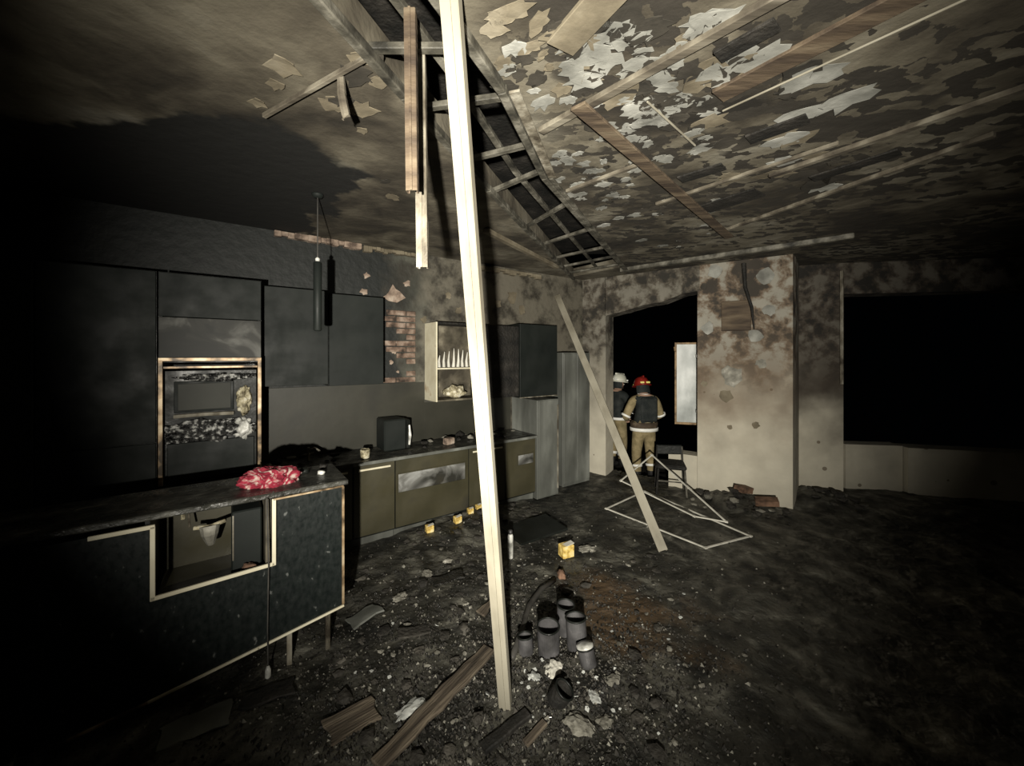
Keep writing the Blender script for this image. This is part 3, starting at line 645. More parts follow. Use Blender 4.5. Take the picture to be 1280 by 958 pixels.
for i in range(26):
    for _ in range(60):
        s = R.uniform(.015, .045); a0 = R.choice((R.uniform(-.7, 0), R.uniform(.85, 2.35), R.uniform(.85, 2.35))); b0 = R.uniform(-.5, -.1)
        if all(math.hypot(a0-p_[0], b0-p_[1]) > p_[2]+s*1.9 for p_ in bits): break
    else: continue
    bits.append((a0, b0, s*1.9))
    b2 = nbm(); bmesh.ops.create_icosphere(b2, subdivisions=1, radius=1)
    for v in b2.verts: v.co *= 1+R.uniform(-.35, .35)
    zmin = min(v.co.z for v in b2.verts)
    for v in b2.verts: v.co = Vector((v.co.x*s*1.5, v.co.y*s, (v.co.z-zmin)*s*.7))
    pale = R.random() < .3
    o = obj('charred_bit', b2, 'rubble_pale' if pale else 'char'); o.location = kw(a0, b0, zt-.001)
    tag(o, 'small pale ashy lump lying on the kitchen worktop' if pale else 'small black charred lump lying on the kitchen worktop', 'debris', 'pale bits on the worktop' if pale else 'charred bits on the worktop')

# ------------------------------------------------------------------ the bar (peninsula)
BR = Vector((-1.165, 2.72, 0))
bar = thing('bar_counter', 'black kitchen bar with a pale-trimmed stepped front panel and open niche', 'bar', BR, KA)
b2 = nbm()
for poly in ([(-2.2, .02), (-1.0, .125), (-1.0, 1.075), (-2.2, 1.06)], [(-1.0, .125), (-.5, .20), (-.5, .688), (-1.0, .674)], [(-.5, .20), (-.4, .216), (-.4, .692), (-.5, .688)], [(-.4, .216), (0, .28), (0, 1.10), (-.4, 1.086)]):
    f = [b2.verts.new((x, 0, z)) for x, z in poly]; g = [b2.verts.new((x, .03, z)) for x, z in poly]
    b2.faces.new(f); b2.faces.new(g[::-1])
    for i in range(4): b2.faces.new((f[i], f[(i+1) % 4], g[(i+1) % 4], g[i]))
obj('front_panel', b2, 'black_panel', bar)
def strip(p, q, wd, m, nm='trim', dp=.014):
    p3, q3 = Vector((p[0], -dp/2, p[1])), Vector((q[0], -dp/2, q[1]))
    b2 = nbm(); d = q3-p3; box(b2, (p3+q3)/2, (d.length+wd*.9, wd, dp), qrot(d, (0, -1, 0)), .002); obj(nm, b2, m, bar)
strip((-1.22, 1.068), (-.985, 1.068), .022, 'trim'); strip((-.985, 1.06), (-.985, .675), .022, 'trim')
strip((-.985, .675), (-.425, .69), .022, 'trim'); strip((-.418, .69), (-.418, 1.09), .022, 'trim')
strip((-.418, 1.095), (-.01, 1.10), .012, 'copper_trim'); strip((-.008, 1.09), (-.008, .29), .016, 'copper_trim')
strip((-.008, .272), (-.5, .195), .014, 'trim'); strip((-.5, .195), (-1.0, .12), .014, 'trim'); strip((-1.0, .12), (-1.3, .085), .012, 'copper_trim')
bm = nbm(); B(bm, -2.2, .03, .0, .52, 1.10, 1.135, .006); obj('worktop', bm, 'worktop', bar)
bm = nbm(); B(bm, -.02, .0, .03, .5, .28, 1.10); obj('side_panel', bm, 'char_gloss', bar)
bm = nbm(); B(bm, -2.2, -2.18, .03, .5, .12, 1.10); obj('side_panel', bm, 'char_gloss', bar)
bm = nbm(); B(bm, -1.02, -1.0, .03, .5, .3, 1.10); obj('niche_side', bm, 'char_gloss', bar)
bm = nbm(); B(bm, -.46, -.43, .04, .4, .3, 1.10); obj('niche_side', bm, 'cabinet_inside', bar)
bm = nbm(); B(bm, -.98, -.44, .47, .49, .3, 1.10); obj('niche_back', bm, 'olive_front', bar)
bm = nbm(); B(bm, -.98, -.44, .03, .47, .60, .62); obj('niche_floor', bm, 'olive_front', bar)
for x, z, nm in ((-.10, .26, 'leg'), (-.33, .22, 'leg'), (-1.5, .06, 'leg'), (-.10, .26, 'leg')):
    yy = .02 if nm == 'leg' else .4
    wp = BR+Vector((UX*x-UY*yy, UY*x+UX*yy, 0)); g = fz(wp.x, wp.y)-.01
    bm = nbm(); B(bm, x-.015, x+.015, yy-.008, yy+.022, g, z, .003); obj('leg', bm, 'steel_sooty', bar)
for x, yy in ((-.08, .45), (-2.1, .45), (-2.1, .06)):
    wp = BR+Vector((UX*x-UY*yy, UY*x+UX*yy, 0)); g = fz(wp.x, wp.y)-.01
    bm = nbm(); B(bm, x-.02, x+.02, yy-.02, yy+.02, g, .30 if x > -1 else .14, .003); obj('leg', bm, 'char', bar)
def bp(x, y, z): return BR+Vector((UX*x-UY*y, UY*x+UX*y, z))
# things in the niche
t = thing('niche_box', 'dark grey metal box standing on edge in the bar niche', 'box', bp(-.555, .12, .621), KA)
bm = nbm(); B(bm, -.08, .08, 0, .2, 0, .40, .008); obj('body', bm, 'black_front', t); bm = nbm(); B(bm, -.075, -.068, -.006, .0, .1, .38); obj('edge', bm, 'steel_sooty', t)
t = thing('melted_scoop', 'pale melted plastic scoop hanging in the bar niche', 'scoop', bp(-.745, .24, .88), KA)
bm = nbm(); tube(bm, [(-.08, 0, .05), (0, -.01, .045), (.08, 0, .06)], .012, 8); obj('rim', bm, 'cream_melt', t)
bm = nbm(); tube(bm, [(0, 0, .05), (0, -.01, .0), (.005, 0, -.07)], [.055, .045, .02], 10); obj('tongue', bm, 'rubble_pale', t)
bm = nbm(); tube(bm, [(-.13, .0, .22), (-.13, 0, .12)], .011, 8); obj('peg', bm, 'cream_melt', t)
bm = nbm(); tube(bm, [(-.10, 0, .06), (-.11, .1, .17), (-.13, .23, .2)], .006, 6); obj('bracket', bm, 'steel_sooty', t)
blob_o = blob('rusty_lump', bp(-.545, .075, .662), (.04, .024, .04), 'brick_loose', None, 4); tag(blob_o, 'small rust-brown lump on the niche edge of the bar', 'lump')
# red and white cloth
bm = nbm(); bmesh.ops.create_icosphere(bm, subdivisions=5, radius=1)
for v in bm.verts:
    n1 = noise.fractal(v.co*1.6+Vector((3, 1, 2)), 1, 2, 5); n2 = abs(noise.noise(v.co*4+Vector((0, 5, 0))))
    k = 1+.28*n1-.22*n2
    v.co = Vector((v.co.x*.165*k, v.co.y*.11*k, max(v.co.z*k, -.35)*.095))
zm = min(v.co.z for v in bm.verts)
for v in bm.verts: v.co.z -= zm
bmesh.ops.translate(bm, verts=bm.verts[:], vec=(0, 0, 0))
o = obj('crumpled_cloth', bm, 'red_cloth', None, True); o.location = bp(-.43, .22, 1.134); o.rotation_euler.z = KA
tag(o, 'crumpled red and white cloth lying on the black bar', 'cloth')
# bits on the bar
for i, (x, y, s, m, lb) in enumerate(((-.10, .25, .028, 'white_enamel', 'small white fragment on the bar beside the crumpled cloth'), (-.20, .35, .04, 'char_gloss', 'glossy black clinker on the bar behind the crumpled cloth'), (-.06, .42, .03, 'char', 'dull black clinker at the rear corner of the bar'))):
    o = blob('bar_fragment', bp(x, y, 1.135+s*.45), (s, s*.8, s*.6), m, None, i+20, .4, 2); tag(o, lb, 'debris')
# dangling cable with plug
zf = fz(*bp(-.452, -.035, 0)[:2])
t = thing('power_cable', 'thin black cable dangling down the bar front with a white plug', 'cable', bp(-.452, -.035, zf))
bm = nbm(); tube(bm, [(0, 0.06, 1.14-zf), (0, -.01, 1.12-zf), (.004, 0, .7), (-.003, 0, .3), (0, 0, .06)], .004, 6); obj('cord', bm, 'rubber', t)
bm = nbm(); lathe(bm, [(.012, .0), (.018, .012), (.016, .05), (.007, .075)], 12); obj('plug', bm, 'white_enamel', t, True)

# ------------------------------------------------------------------ door opening: open window sash, balcony, firefighters
t = thing('window_sash', 'open casement sash with a wooden frame and pane painted with a pale reflection, in the opening', 'window', (2.58, 6.22, .92), math.atan2(-.13, .42))
SW, SH = .46, 1.29
for q in ((0, .03, 0, SH), (SW-.03, SW, 0, SH), (.03, SW-.03, 0, .035), (.03, SW-.03, SH-.03, SH)):
    bm = nbm(); B(bm, q[0], q[1], -.02, .02, q[2], q[3], .003); obj('frame_bar', bm, 'sash_wood', t)
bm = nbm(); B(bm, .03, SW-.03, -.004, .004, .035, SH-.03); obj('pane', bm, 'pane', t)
for z in (.2, 1.05):
    bm = nbm(); B(bm, SW-.16, SW-.02, -.16, -.018, z, z+.05); obj('hinge', bm, 'steel_sooty', t)
bm = nbm(); tube(bm, [(.015, -.02, 1.15), (.0, -.05, 1.16), (-.01, -.05, 1.22)], .01, 6); obj('handle', bm, 'sash_wood', t)

BZ = -.19                                                    # the balcony lies a step lower
bm = nbm(); prism(bm, [ww(-4, .3), ww(.05, .3), ww(.05, 2.2), ww(-4, 2.2)], BZ-.15, BZ)
struct('floor_balcony', bm, 'char', 'black balcony slab outside the opening')
def skin(pts, edges, name):
    me = bpy.data.meshes.new(name); me.from_pydata([p[0] for p in pts], edges, [])
    o = bpy.data.objects.new(name, me); C.objects.link(o)
    sk = o.modifiers.new('s', 'SKIN'); sk.use_smooth_shade = True
    if not me.skin_vertices: me.attributes.new('skin_vertices', 'FLOAT', 'POINT') if False else None
    for i, p in enumerate(pts):
        r = p[1]; r = r if isinstance(r, tuple) else (r, r)
        me.skin_vertices[0].data[i].radius = r
    me.skin_vertices[0].data[0].use_root = True
    o.modifiers.new('d', 'SUBSURF').levels = 2; o.modifiers['d'].render_levels = 2
    dg = bpy.context.evaluated_depsgraph_get(); m2 = bpy.data.meshes.new_from_object(o.evaluated_get(dg))
    bpy.data.objects.remove(o); return m2
def body_mesh(arms, name, bow=0):
    P = []; E = []
    def add(co, r, par=None):
        P.append((Vector(co), r)); i = len(P)-1
        if par is not None: E.append((par, i))
        return i
    pel = add((0, 0, .96), (.17, .13)); ab = add((0, 0, 1.12), (.18, .14), pel); ch = add((0, .01, 1.32), (.19, .15), ab); ub = add((0, .01, 1.44), (.13, .1), ch)
    nk = add((0, -.01-bow*.3, 1.52), .06, ub); hd = add((0, -.03-bow, 1.61), (.075, .095), nk); ht = add((0, -.03-bow, 1.70), (.07, .085), hd)
    add((0, -.135-bow, 1.60), .018, hd)
    for s in (-1, 1):
        sh = add((s*.20, .01, 1.43), .085, ub); el, wr, hn = arms[s]
        e = add(el, .068, sh); wv = add(wr, .045, e); d = (Vector(wr)-Vector(el)).normalized()
        h = add(Vector(wr)+d*.06, .032, wv)
        sd = Vector((s*-1, 0, 0)) - d*Vector((s*-1, 0, 0)).dot(d); sd.normalize()
        for k, ln in enumerate((.07, .085, .08, .06)):
            b0 = add(Vector(wr)+d*.1+sd*(.024-.016*k), .010, h); b1 = add(P[b0][0]+d*ln*.55+Vector((0, 0, -.01)), .009, b0); add(P[b1][0]+d*ln*.3+Vector((0, .0, -.03)), .008, b1)
        th = add(Vector(wr)+d*.05+sd*.045, .011, h); add(P[th][0]+d*.05+sd*.012, .009, th)
        hp = add((s*.10, 0, .86), (.115, .12), pel); kn = add((s*.13, -.03, .48), .085, hp); an = add((s*.13, .02, .12), .07, kn); add((s*.135, -.02, .05), .05, an); add((s*.14, -.15, .04), .042, len(P)-1)
    me = skin(P, E, name)
    me.materials.clear()
    for m in ('turnout', 'turnout_dark', 'skin', 'boot'): me.materials.append(MT[m])
    hands = [Vector(arms[s][1])+(Vector(arms[s][1])-Vector(arms[s][0])).normalized()*.02 for s in (-1, 1)]
    return me, hands
def paint(me, arms, rule):
    for p in me.polygons:
        c = p.center; i = 0
        for s in (-1, 1):
            w_, e_ = Vector(arms[s][1]), Vector(arms[s][0]); d = (w_-e_).normalized()
            if (c-w_).dot(d) > .0 and (c-w_).length < .25: i = 2
        if c.z > 1.5 and abs(c.x) < .12: i = 2
        if c.z < .2: i = 3
        if i == 0: i = rule(c)
        p.material_index = i
def ring(name, c, rx, ry, h, m, parent, rot=None, n=20, th=.012):
    b2 = nbm(); vs_ = []
    for (k_, zz) in ((1, -h/2), (1, h/2)):
        vs_.append([Vector((rx*math.cos(2*PI*j/n), ry*math.sin(2*PI*j/n), zz)) for j in range(n)])
    o_ = [[b2.verts.new(v) for v in r_] for r_ in vs_]; i_ = [[b2.verts.new(Vector((v.x*(1-th/rx), v.y*(1-th/ry), v.z))) for v in r_] for r_ in vs_]
    for j in range(n):
        k = (j+1) % n
        b2.faces.new((o_[0][j], o_[0][k], o_[1][k], o_[1][j])); b2.faces.new((i_[0][k], i_[0][j], i_[1][j], i_[1][k]))
        b2.faces.new((o_[1][j], o_[1][k], i_[1][k], i_[1][j])); b2.faces.new((o_[0][k], o_[0][j], i_[0][j], i_[0][k]))
    o = obj(name, b2, m, parent, True); o.location = c
    if rot is not None: o.rotation_euler = rot.to_euler() if hasattr(rot, 'to_euler') else rot
    return o
def helmet(parent, c, m, band, tiltx):
    b2 = nbm(); prof = [(.125, 0), (.128, .03), (.122, .07), (.10, .12), (.06, .15), (.012, .16)]
    lathe(b2, prof, 24)
    for v in b2.verts: v.co.y *= 1.15
    h = obj('helmet', b2, m, parent, True); h.location = c; h.rotation_euler = (tiltx, 0, 0)
    b2 = nbm(); lathe(b2, [(.13, -.008), (.158, -.012), (.156, .004), (.13, .012)], 24)
    for v in b2.verts: v.co.y *= 1.2
    obj('brim', b2, m, h, True)
    b2 = nbm(); box(b2, (0, 0, .145), (.025, .24, .04), None, .01); obj('crest', b2, m, h)
    for s in (-1, 1):
        for f in (-1, 1):
            b2 = nbm(); box(b2, (s*.052, f*.141, .035), (.07, .012, .03), None, .003); o = obj('reflector', b2, band, h); 
    b2 = nbm(); tube(b2, [(-.11, .04, -.0), (-.1, 0, -.1), (0, -.08, -.16), (.1, 0, -.1), (.11, .04, 0)], .008, 6); obj('chin_strap', b2, 'helmet_black', h)
    b2 = nbm(); lathe(b2, [(.125, -.01), (.128, -.07), (.13, -.14), (.122, -.14), (.118, -.01)], 20)
    bmesh.ops.delete(b2, geom=[v for v in b2.verts if v.co.y < .02], context='VERTS'); obj('neck_guard', b2, 'turnout_dark', h, True)
    return h
def limb_band(name, p, q, t_, r, h, m, parent):
    p, q = Vector(p), Vector(q); d = (q-p).normalized(); c = p.lerp(q, t_)
    return ring(name, c, r, r, h, m, parent, d.to_track_quat('Z', 'Y'))
def eyes(parent, bow):
    for s in (-1, 1):
        b2 = nbm(); bmesh.ops.create_uvsphere(b2, u_segments=8, v_segments=6, radius=.013, matrix=Matrix.Translation((s*.032, -.118-bow, 1.625))); obj('eye', b2, 'white_paint', parent, True)
    b2 = nbm(); box(b2, (0, -.115-bow, 1.555), (.045, .012, .01), None, .003); obj('mouth', b2, 'brick_loose', parent)
# firefighter with the red and black helmet, back to the room
p = Vector((2.29, 6.80, 0)); 
t = thing('person', 'firefighter in tan turnout gear and a dark vest wearing a red helmet', 'person', (p.x, p.y, BZ), PI+.15)
ar = {-1: ((-.33, -.02, 1.14), (-.20, -.24, 1.06), None), 1: ((.33, -.02, 1.14), (.20, -.24, 1.06), None)}
me, hn = body_mesh(ar, 'body', .05); paint(me, ar, lambda c: 1 if (abs(c.x) < .19 and 1.05 < c.z < 1.5) else 0); link('body', me, t)
helmet(t, (0, -.085, 1.665), 'helmet_red', 'yellow_band', .25); eyes(t, .05)
ring('reflective_band', (0, 0, .93), .245, .20, .055, 'retro_band', t)
ring('jacket_hem', (0, 0, 1.0), .235, .19, .10, 'brown_board', t)
for s in (-1, 1):
    limb_band('reflective_band', (s*.20, .01, 1.43), ar[s][0], .93, .082, .035, 'retro_band', t)
    limb_band('reflective_band', (s*.13, -.03, .48), (s*.13, .02, .12), .5, .09, .04, 'retro_band', t)
b2 = nbm(); box(b2, (0, .185, 1.28), (.30, .06, .42), None, .03); obj('back_panel', b2, 'turnout_dark', t)
ring('collar', (0, -.02, 1.51), .10, .10, .05, 'retro_band', t)
# firefighter with the white helmet, turned sideways
p = Vector((2.07, 7.70, 0))
t = thing('person', 'firefighter in dark gear wearing a white helmet and turned sideways', 'person', (p.x, p.y, BZ), PI/2+.5)
ar = {-1: ((-.30, -.10, 1.16), (-.16, -.32, 1.10), None), 1: ((.30, -.06, 1.15), (.14, -.32, 1.14), None)}
me, hn = body_mesh(ar, 'body', .02); paint(me, ar, lambda c: 1 if c.z > .98 else 0); link('body', me, t)
helmet(t, (0, -.05, 1.685), 'helmet_white', 'retro_band', .12); eyes(t, .02)
ring('reflective_band', (0, 0, .98), .235, .19, .05, 'retro_band', t)
for s in (-1, 1):
    limb_band('reflective_band', ar[s][0], ar[s][1], .6, .07, .035, 'retro_band', t)
    limb_band('reflective_band', (s*.13, -.03, .48), (s*.13, .02, .12), .55, .09, .05, 'retro_band', t)

# ------------------------------------------------------------------ things lying on the floor
def on_floor(px, py): p = at_z(px, py); p.z = fz(p.x, p.y); return p
def wire_frame(pts, label, r=.014, lift=0):
    q = []
    for (px, py, z) in pts:
        p = at_z(px, py, z); p.z = max(z, fz(p.x, p.y)+r)+lift; q.append(p)
    base = q[0].copy(); t = thing('screen_frame', label, 'frame', base); n = len(q)
    for i in range(n):
        b2 = nbm(); a, b_ = q[i]-base, q[(i+1) % n]-base; d = b_-a
        box(b2, (a+b_)/2, (d.length+r, r*1.5, r), qrot(d), .002); obj('frame_bar', b2, 'white_paint', t)
    for i in range(n):
        b2 = nbm(); box(b2, q[i]-base, (.035, .035, r*1.3), qrot(q[(i+1) % n]-q[i]), .003); obj('corner_joint', b2, 'white_paint', t)
wire_frame([(758, 636, .02), (882, 685, .02), (938, 671, .02), (806, 614, .04)], 'white insect screen frame lying flat on the rubble')
wire_frame([(776, 603, .20), (815, 571, .515), (908, 655, .03), (868, 648, .03)], 'bent white insect screen frame propped up with one corner raised', lift=.022)
# burnt canisters
def canister(px, py, r, h, label, tx=0, ty=0, m='tin', lid=None):
    p = on_floor(px, py); p.z -= .004
    t = thing('canister', label, 'canister', p); t.rotation_euler = (tx, ty, R.uniform(0, 6))
    bm = nbm(); lathe(bm, [(r*.96, 0), (r, .01), (r, h*.5), (r*1.0, h), (r*.93, h), (r*.93, .02)], 28); obj('body', bm, m, t, False)
    bm = nbm(); tube(bm, [(r*math.cos(2*PI*k/24), r*math.sin(2*PI*k/24), h) for k in range(24)], .006, 6, True); obj('rim', bm, 'char_gloss', t, True)
    if lid:
        bm = nbm(); lathe(bm, [(r*.98, h-.004), (r*1.05, h), (r*1.03, h+.02), (r*.4, h+.026)], 24); obj('lid', bm, lid, t, True)
    return t
canister(686, 822, .072, .20, 'grey burnt canister standing open beside the curved hose', .08, -.05)
canister(722, 815, .068, .21, 'grey burnt canister with a rusty inside, standing beside its shorter twin', -.03, .10)
canister(706, 790, .062, .21, 'sooty canister standing behind the two grey ones', .05, 0)
canister(658, 822, .048, .11, 'squat sooty tin next to the canisters', .1, -.1)
canister(736, 842, .052, .10, 'small jar with a scorched white lid next to the canisters', .2, .25, 'tin', 'white_enamel')
canister(694, 884, .055, .10, 'dark fallen pot in front of the canisters', .5, -.3, 'char')
def sheet(px, py, r, m, label, cat, name, seed, sx=1.4):
    p = on_floor(px, py); b2 = nbm(); bmesh.ops.create_icosphere(b2, subdivisions=3, radius=1)
    for v in b2.verts:
        k = 1+.5*noise.fractal(v.co*1.8+Vector((seed, 0, seed)), 1, 2, 4); v.co = Vector((v.co.x*r*sx*k, v.co.y*r*k, max(v.co.z*k, -.5)*r*.5))
    zm = min(v.co.z for v in b2.verts)
    for v in b2.verts: v.co.z -= zm
    o = obj(name, b2, m, None, False); o.location = p-Vector((0, 0, .005)); o.rotation_euler.z = seed; return tag(o, label, cat)
sheet(692, 848, .045, 'white_paint', 'torn white paper scrap lying between the canisters and the pot', 'scrap', 'paper_scrap', 1.2)
sheet(722, 914, .055, 'rubble_pale', 'pale crumpled foil lying in front of the fallen pot', 'scrap', 'foil_scrap', 2.6)
sheet(515, 888, .045, 'glass_shard', 'pale oval glass piece on the ash beside the long plank', 'glass', 'glass_piece', .7, 1.8)
sheet(733, 688, .06, 'rubble_pale', 'whitish crumpled scraps next to the yellow box', 'scrap', 'paper_scrap', 3.4)
# hose
q = [on_floor(693, 728), on_floor(676, 742), on_floor(661, 765), on_floor(652, 795), on_floor(640, 832)]
for p in q: p.z += .018
bm = nbm(); tube(bm, q, .02, 10); one('curved_hose', bm, 'rubber', 'curved grey hose lying beside the canisters', 'hose', q[0], smooth_=True)
blob_o = blob('rusty_scrap', on_floor(702, 722)+Vector((0, 0, .025)), (.035, .05, .04), 'brick_loose', None, 6); tag(blob_o, 'rust-red scrap at the end of the curved hose', 'scrap')
def plank(p0, p1, wd, th, m, label, lift=.0, name='plank', lift1=None):
    a, b_ = on_floor(*p0), on_floor(*p1); a.z += th/2+lift; b_.z += th/2+(lift if lift1 is None else lift1)
    b2 = nbm(); d = b_-a; n = 8
    q_ = qrot(d); L_ = d.length
    box(b2, (0, 0, 0), (L_, wd, th), None, th*.2)
    bmesh.ops.subdivide_edges(b2, edges=[e for e in b2.edges if e.calc_length() > L_*.6], cuts=n)
    for v in b2.verts: v.co += Vector((0, noise.noise(v.co*9)*wd*.15, noise.noise(v.co*7+Vector((4, 0, 0)))*th*.25))
    o = obj(name, b2, m); o.location = (a+b_)/2; o.rotation_euler = q_.to_euler(); return tag(o, label, 'plank')
plank((612, 818), (470, 965), .10, .025, 'wood_char', 'long pale-brown charred plank lying in the ash', .004)
plank((604, 938), (660, 899), .06, .03, 'char', 'short black charred board at the foot of the upright steel profile', .0)
plank((656, 932), (682, 910), .04, .02, 'wood_char', 'short brown splinter beside the black board at the upright profile', .0)
plank((470, 640), (600, 612), .05, .02, 'char', 'x', .0) if False else None
for i, (px, py, w_, l_, rz, m, lb) in enumerate(((245, 912, .16, .30, .6, 'grey_panel', 'pale sooty board piece on the floor in front of the bar'), (335, 872, .12, .26, .5, 'char', 'black board piece under the dangling plug'),
        (455, 775, .14, .24, .9, 'grey_panel', 'greyish board piece on the ash at the open end of the bar'), (520, 800, .10, .22, .3, 'rubble', 'dark broken tile in the ash between the bar and the upright profile'),
        (560, 730, .12, .28, .6, 'wet_debris', 'wet black board near the foot of the olive cabinets'), (440, 905, .16, .26, .7, 'wood_char', 'brown scorched board beside the long plank'), (610, 765, .07, .2, 1.1, 'wood_char', 'small scorched slat close to the upright profile'))):
    p = on_floor(px, py); b2 = nbm(); box(b2, (0, 0, .008), (l_, w_, .014), None, .003)
    bmesh.ops.subdivide_edges(b2, edges=[e for e in b2.edges if e.calc_length() > .1], cuts=3)
    for v in b2.verts: v.co += Vector((noise.noise(v.co*13+Vector((i, 0, 0)))*.03, noise.noise(v.co*12+Vector((0, i, 0)))*.03, noise.noise(v.co*8)*.006))
    o = obj('board_piece', b2, m); o.location = p+Vector((0, 0, .01)); o.rotation_euler = (R.uniform(-.06, .06), R.uniform(-.06, .06), rz); tag(o, lb, 'board')
for i, (px, py, r_, m, lb) in enumerate(((765, 858, .035, 'rubble_pale', 'pale crushed can beside the white-lidded jar'), (742, 878, .032, 'glass_shard', 'bright crushed bottle piece beside the crumpled foil'), (756, 908, .035, 'rubble_pale', 'curled pale metal strip in front of the crumpled foil'),
        (668, 858, .03, 'glass_shard', 'bright glass lump beside the fallen pot'), (560, 705, .035, 'rubble_pale', 'pale crumpled lump on the ash near the yellow boxes'), (533, 722, .04, 'rubble_pale', 'pale flat lump on the ash in front of the lone yellow box'), (500, 752, .045, 'rubble_pale', 'pale lump of plaster on the ash by the bar end'))):
    sheet(px, py, r_, m, lb, 'debris', 'crumpled_scrap', i*1.7+.3)
# fallen panel
p = on_floor(668, 668); b2 = nbm(); box(b2, (0, 0, .02), (.62, .42, .025), None, .004)
o = obj('fallen_panel', b2, 'char_gloss'); o.location = p+Vector((0, 0, .02)); o.rotation_euler = (.05, -.03, .55); tag(o, 'dark fallen cupboard door lying flat beyond the upright profile', 'panel')
t = thing('spray_can', 'small pale scorched can standing on the fallen door', 'can', on_floor(638, 698))
bm = nbm(); lathe(bm, [(.026, 0), (.028, .01), (.028, .22), (.02, .24)], 16); obj('body', bm, 'white_enamel', t, True)
bm = nbm(); lathe(bm, [(.02, .24), (.022, .245), (.02, .275), (.008, .28)], 16); obj('cap', bm, 'tin', t, True)
t['label'] = 'small pale scorched can standing beside the upright profile'
# yellow boxes
def ybox(px, py, s, label, lift=0, dx=0):
    p = on_floor(px, py); p.z += lift
    t = thing('yellow_box', label, 'box', p, R.uniform(.2, .9), None)
    bm = nbm(); box(bm, (0, 0, s*.45), (s, s*.8, s*.9), None, s*.06)
    for v in bm.verts: v.co += Vector((noise.noise(v.co*30), noise.noise(v.co*31), 0))*s*.12; v.co.z = max(v.co.z, 0)
    obj('carton', bm, 'yellow_card', t)
    bm = nbm(); box(bm, (s*.05, -s*.1, s*.93), (s*.9, s*.5, s*.05), qrot((1, 0, .2)), .001); obj('flap', bm, 'white_paint', t)
ybox(537, 673, .085, 'small yellow box lying apart at the foot of the olive cabinets')
ybox(572, 661, .085, 'small yellow box between the pair and the lone one by the cabinets')
ybox(588, 652, .07, 'small yellow box of the touching pair, farther from the upright profile')
ybox(598, 647, .065, 'small yellow box of the touching pair, close behind the upright profile')
ybox(708, 696, .13, 'larger scorched yellow box on the open floor beyond the canisters')
# burnt chair by the opening
c = on_floor(838, 617); t = thing('burnt_chair', 'burnt low chair frame standing before the parapet of the opening', 'chair', c, -.3)
for sx in (-1, 1):
    for sy in (-1, 1):
        bm = nbm(); tube(bm, [(sx*.2, sy*.18, 0), (sx*.17, sy*.16, .42 if sy < 0 else .64)], .014, 8); obj('leg', bm, 'rail' if sx > 0 else 'char', t)
bm = nbm(); box(bm, (0, 0, .40), (.40, .38, .06), None, .02); obj('seat', bm, 'char', t)
bm = nbm(); box(bm, (0, .165, .58), (.36, .03, .14), qrot((1, 0, .05)), .012); obj('backrest', bm, 'char_gloss', t)
bm = nbm(); tube(bm, [(-.18, -.17, .2), (.18, -.17, .2)], .01, 6); obj('stretcher', bm, 'rail', t)
# rubble heaped along the pier and over the floor
def rock(seed, sub=1):
    rr = random.Random(seed); b2 = nbm(); bmesh.ops.create_icosphere(b2, subdivisions=sub, radius=1)
    for v in b2.verts: v.co *= 1+rr.uniform(-.4, .25)
    zm = min(v.co.z for v in b2.verts)
    for v in b2.verts: v.co.z = (v.co.z-zm)*.55
    return b2
dark_rocks = [mesh('rubble_chunk', rock(i), 'rubble') for i in range(6)]; pale_rocks = [mesh('rubble_chunk', rock(30+i), 'rubble_pale') for i in range(5)]
from mathutils.geometry import convex_hull_2d
bpy.context.view_layer.update()
foot = []                                                     # footprints of what already stands on the floor
for o in bpy.data.objects:
    r_ = o
    while r_.parent: r_ = r_.parent
    if o.type != 'MESH' or r_.get('kind') == 'structure': continue
    low = [q for q in (o.matrix_world @ v.co for v in o.data.vertices) if q.z < .2]
    if len(low) < 3: continue
    pts = [Vector((q.x, q.y)) for q in low]; hull = [pts[k] for k in convex_hull_2d(pts)]
    foot.append((hull, min(q.x for q in pts), max(q.x for q in pts), min(q.y for q in pts), max(q.y for q in pts)))
spots = []                                                    # (x, y, radius, top) of placed rubble
def blocked(p, r):
    c = Vector((p.x, p.y))
    for hull, x0, x1, y0, y1 in foot:
        if p.x < x0-r or p.x > x1+r or p.y < y0-r or p.y > y1+r: continue
        if len(hull) > 2 and inside(c, hull): return True
        for k in range(len(hull)):
            a, b_ = hull[k], hull[(k+1) % len(hull)]; d = b_-a
            t_ = max(0, min(1, (c-a).dot(d)/max(d.length_squared, 1e-9)))
            if (a+d*t_-c).length < r: return True
    return False
def chunk(pick, s0, s1, pale, label, group, stack=False):
    for tries in range(300):
        p = pick()
        if p is None: continue
        s = R.uniform(s0, s1); r = s*1.45
        if blocked(p, r): continue
        under = [q for q in spots if math.hypot(p.x-q[0], p.y-q[1]) < r+q[2]]
        if not under: z = p.z-s*.15
        elif stack and tries > 40:
            near = min(under, key=lambda q: math.hypot(p.x-q[0], p.y-q[1]))
            if math.hypot(p.x-near[0], p.y-near[1]) > .45*near[2] or near[3]-p.z > .12: continue
            z = near[3]-.022
        else: continue
        me = R.choice(pale_rocks if pale else dark_rocks)
        o = link('rubble_chunk', me); sz = s*R.uniform(.6, 1.1); o.location = (p.x, p.y, z); o.scale = (s*R.uniform(.8, 1.25), s, sz); o.rotation_euler = (0, 0, R.uniform(0, 6.3))
        spots.append((p.x, p.y, r, z+max(v.co.z for v in me.vertices)*sz)); return tag(o, label, 'rubble', group)
def in_frame(fx, fy):
    def pick():
        px, py = fx(), fy()
        return on_floor(px, py) if clear(px, py) and 680 < py < 957 else None
    return pick
def clear(px, py): return not (640 < px < 765 and 745 < py < 900)
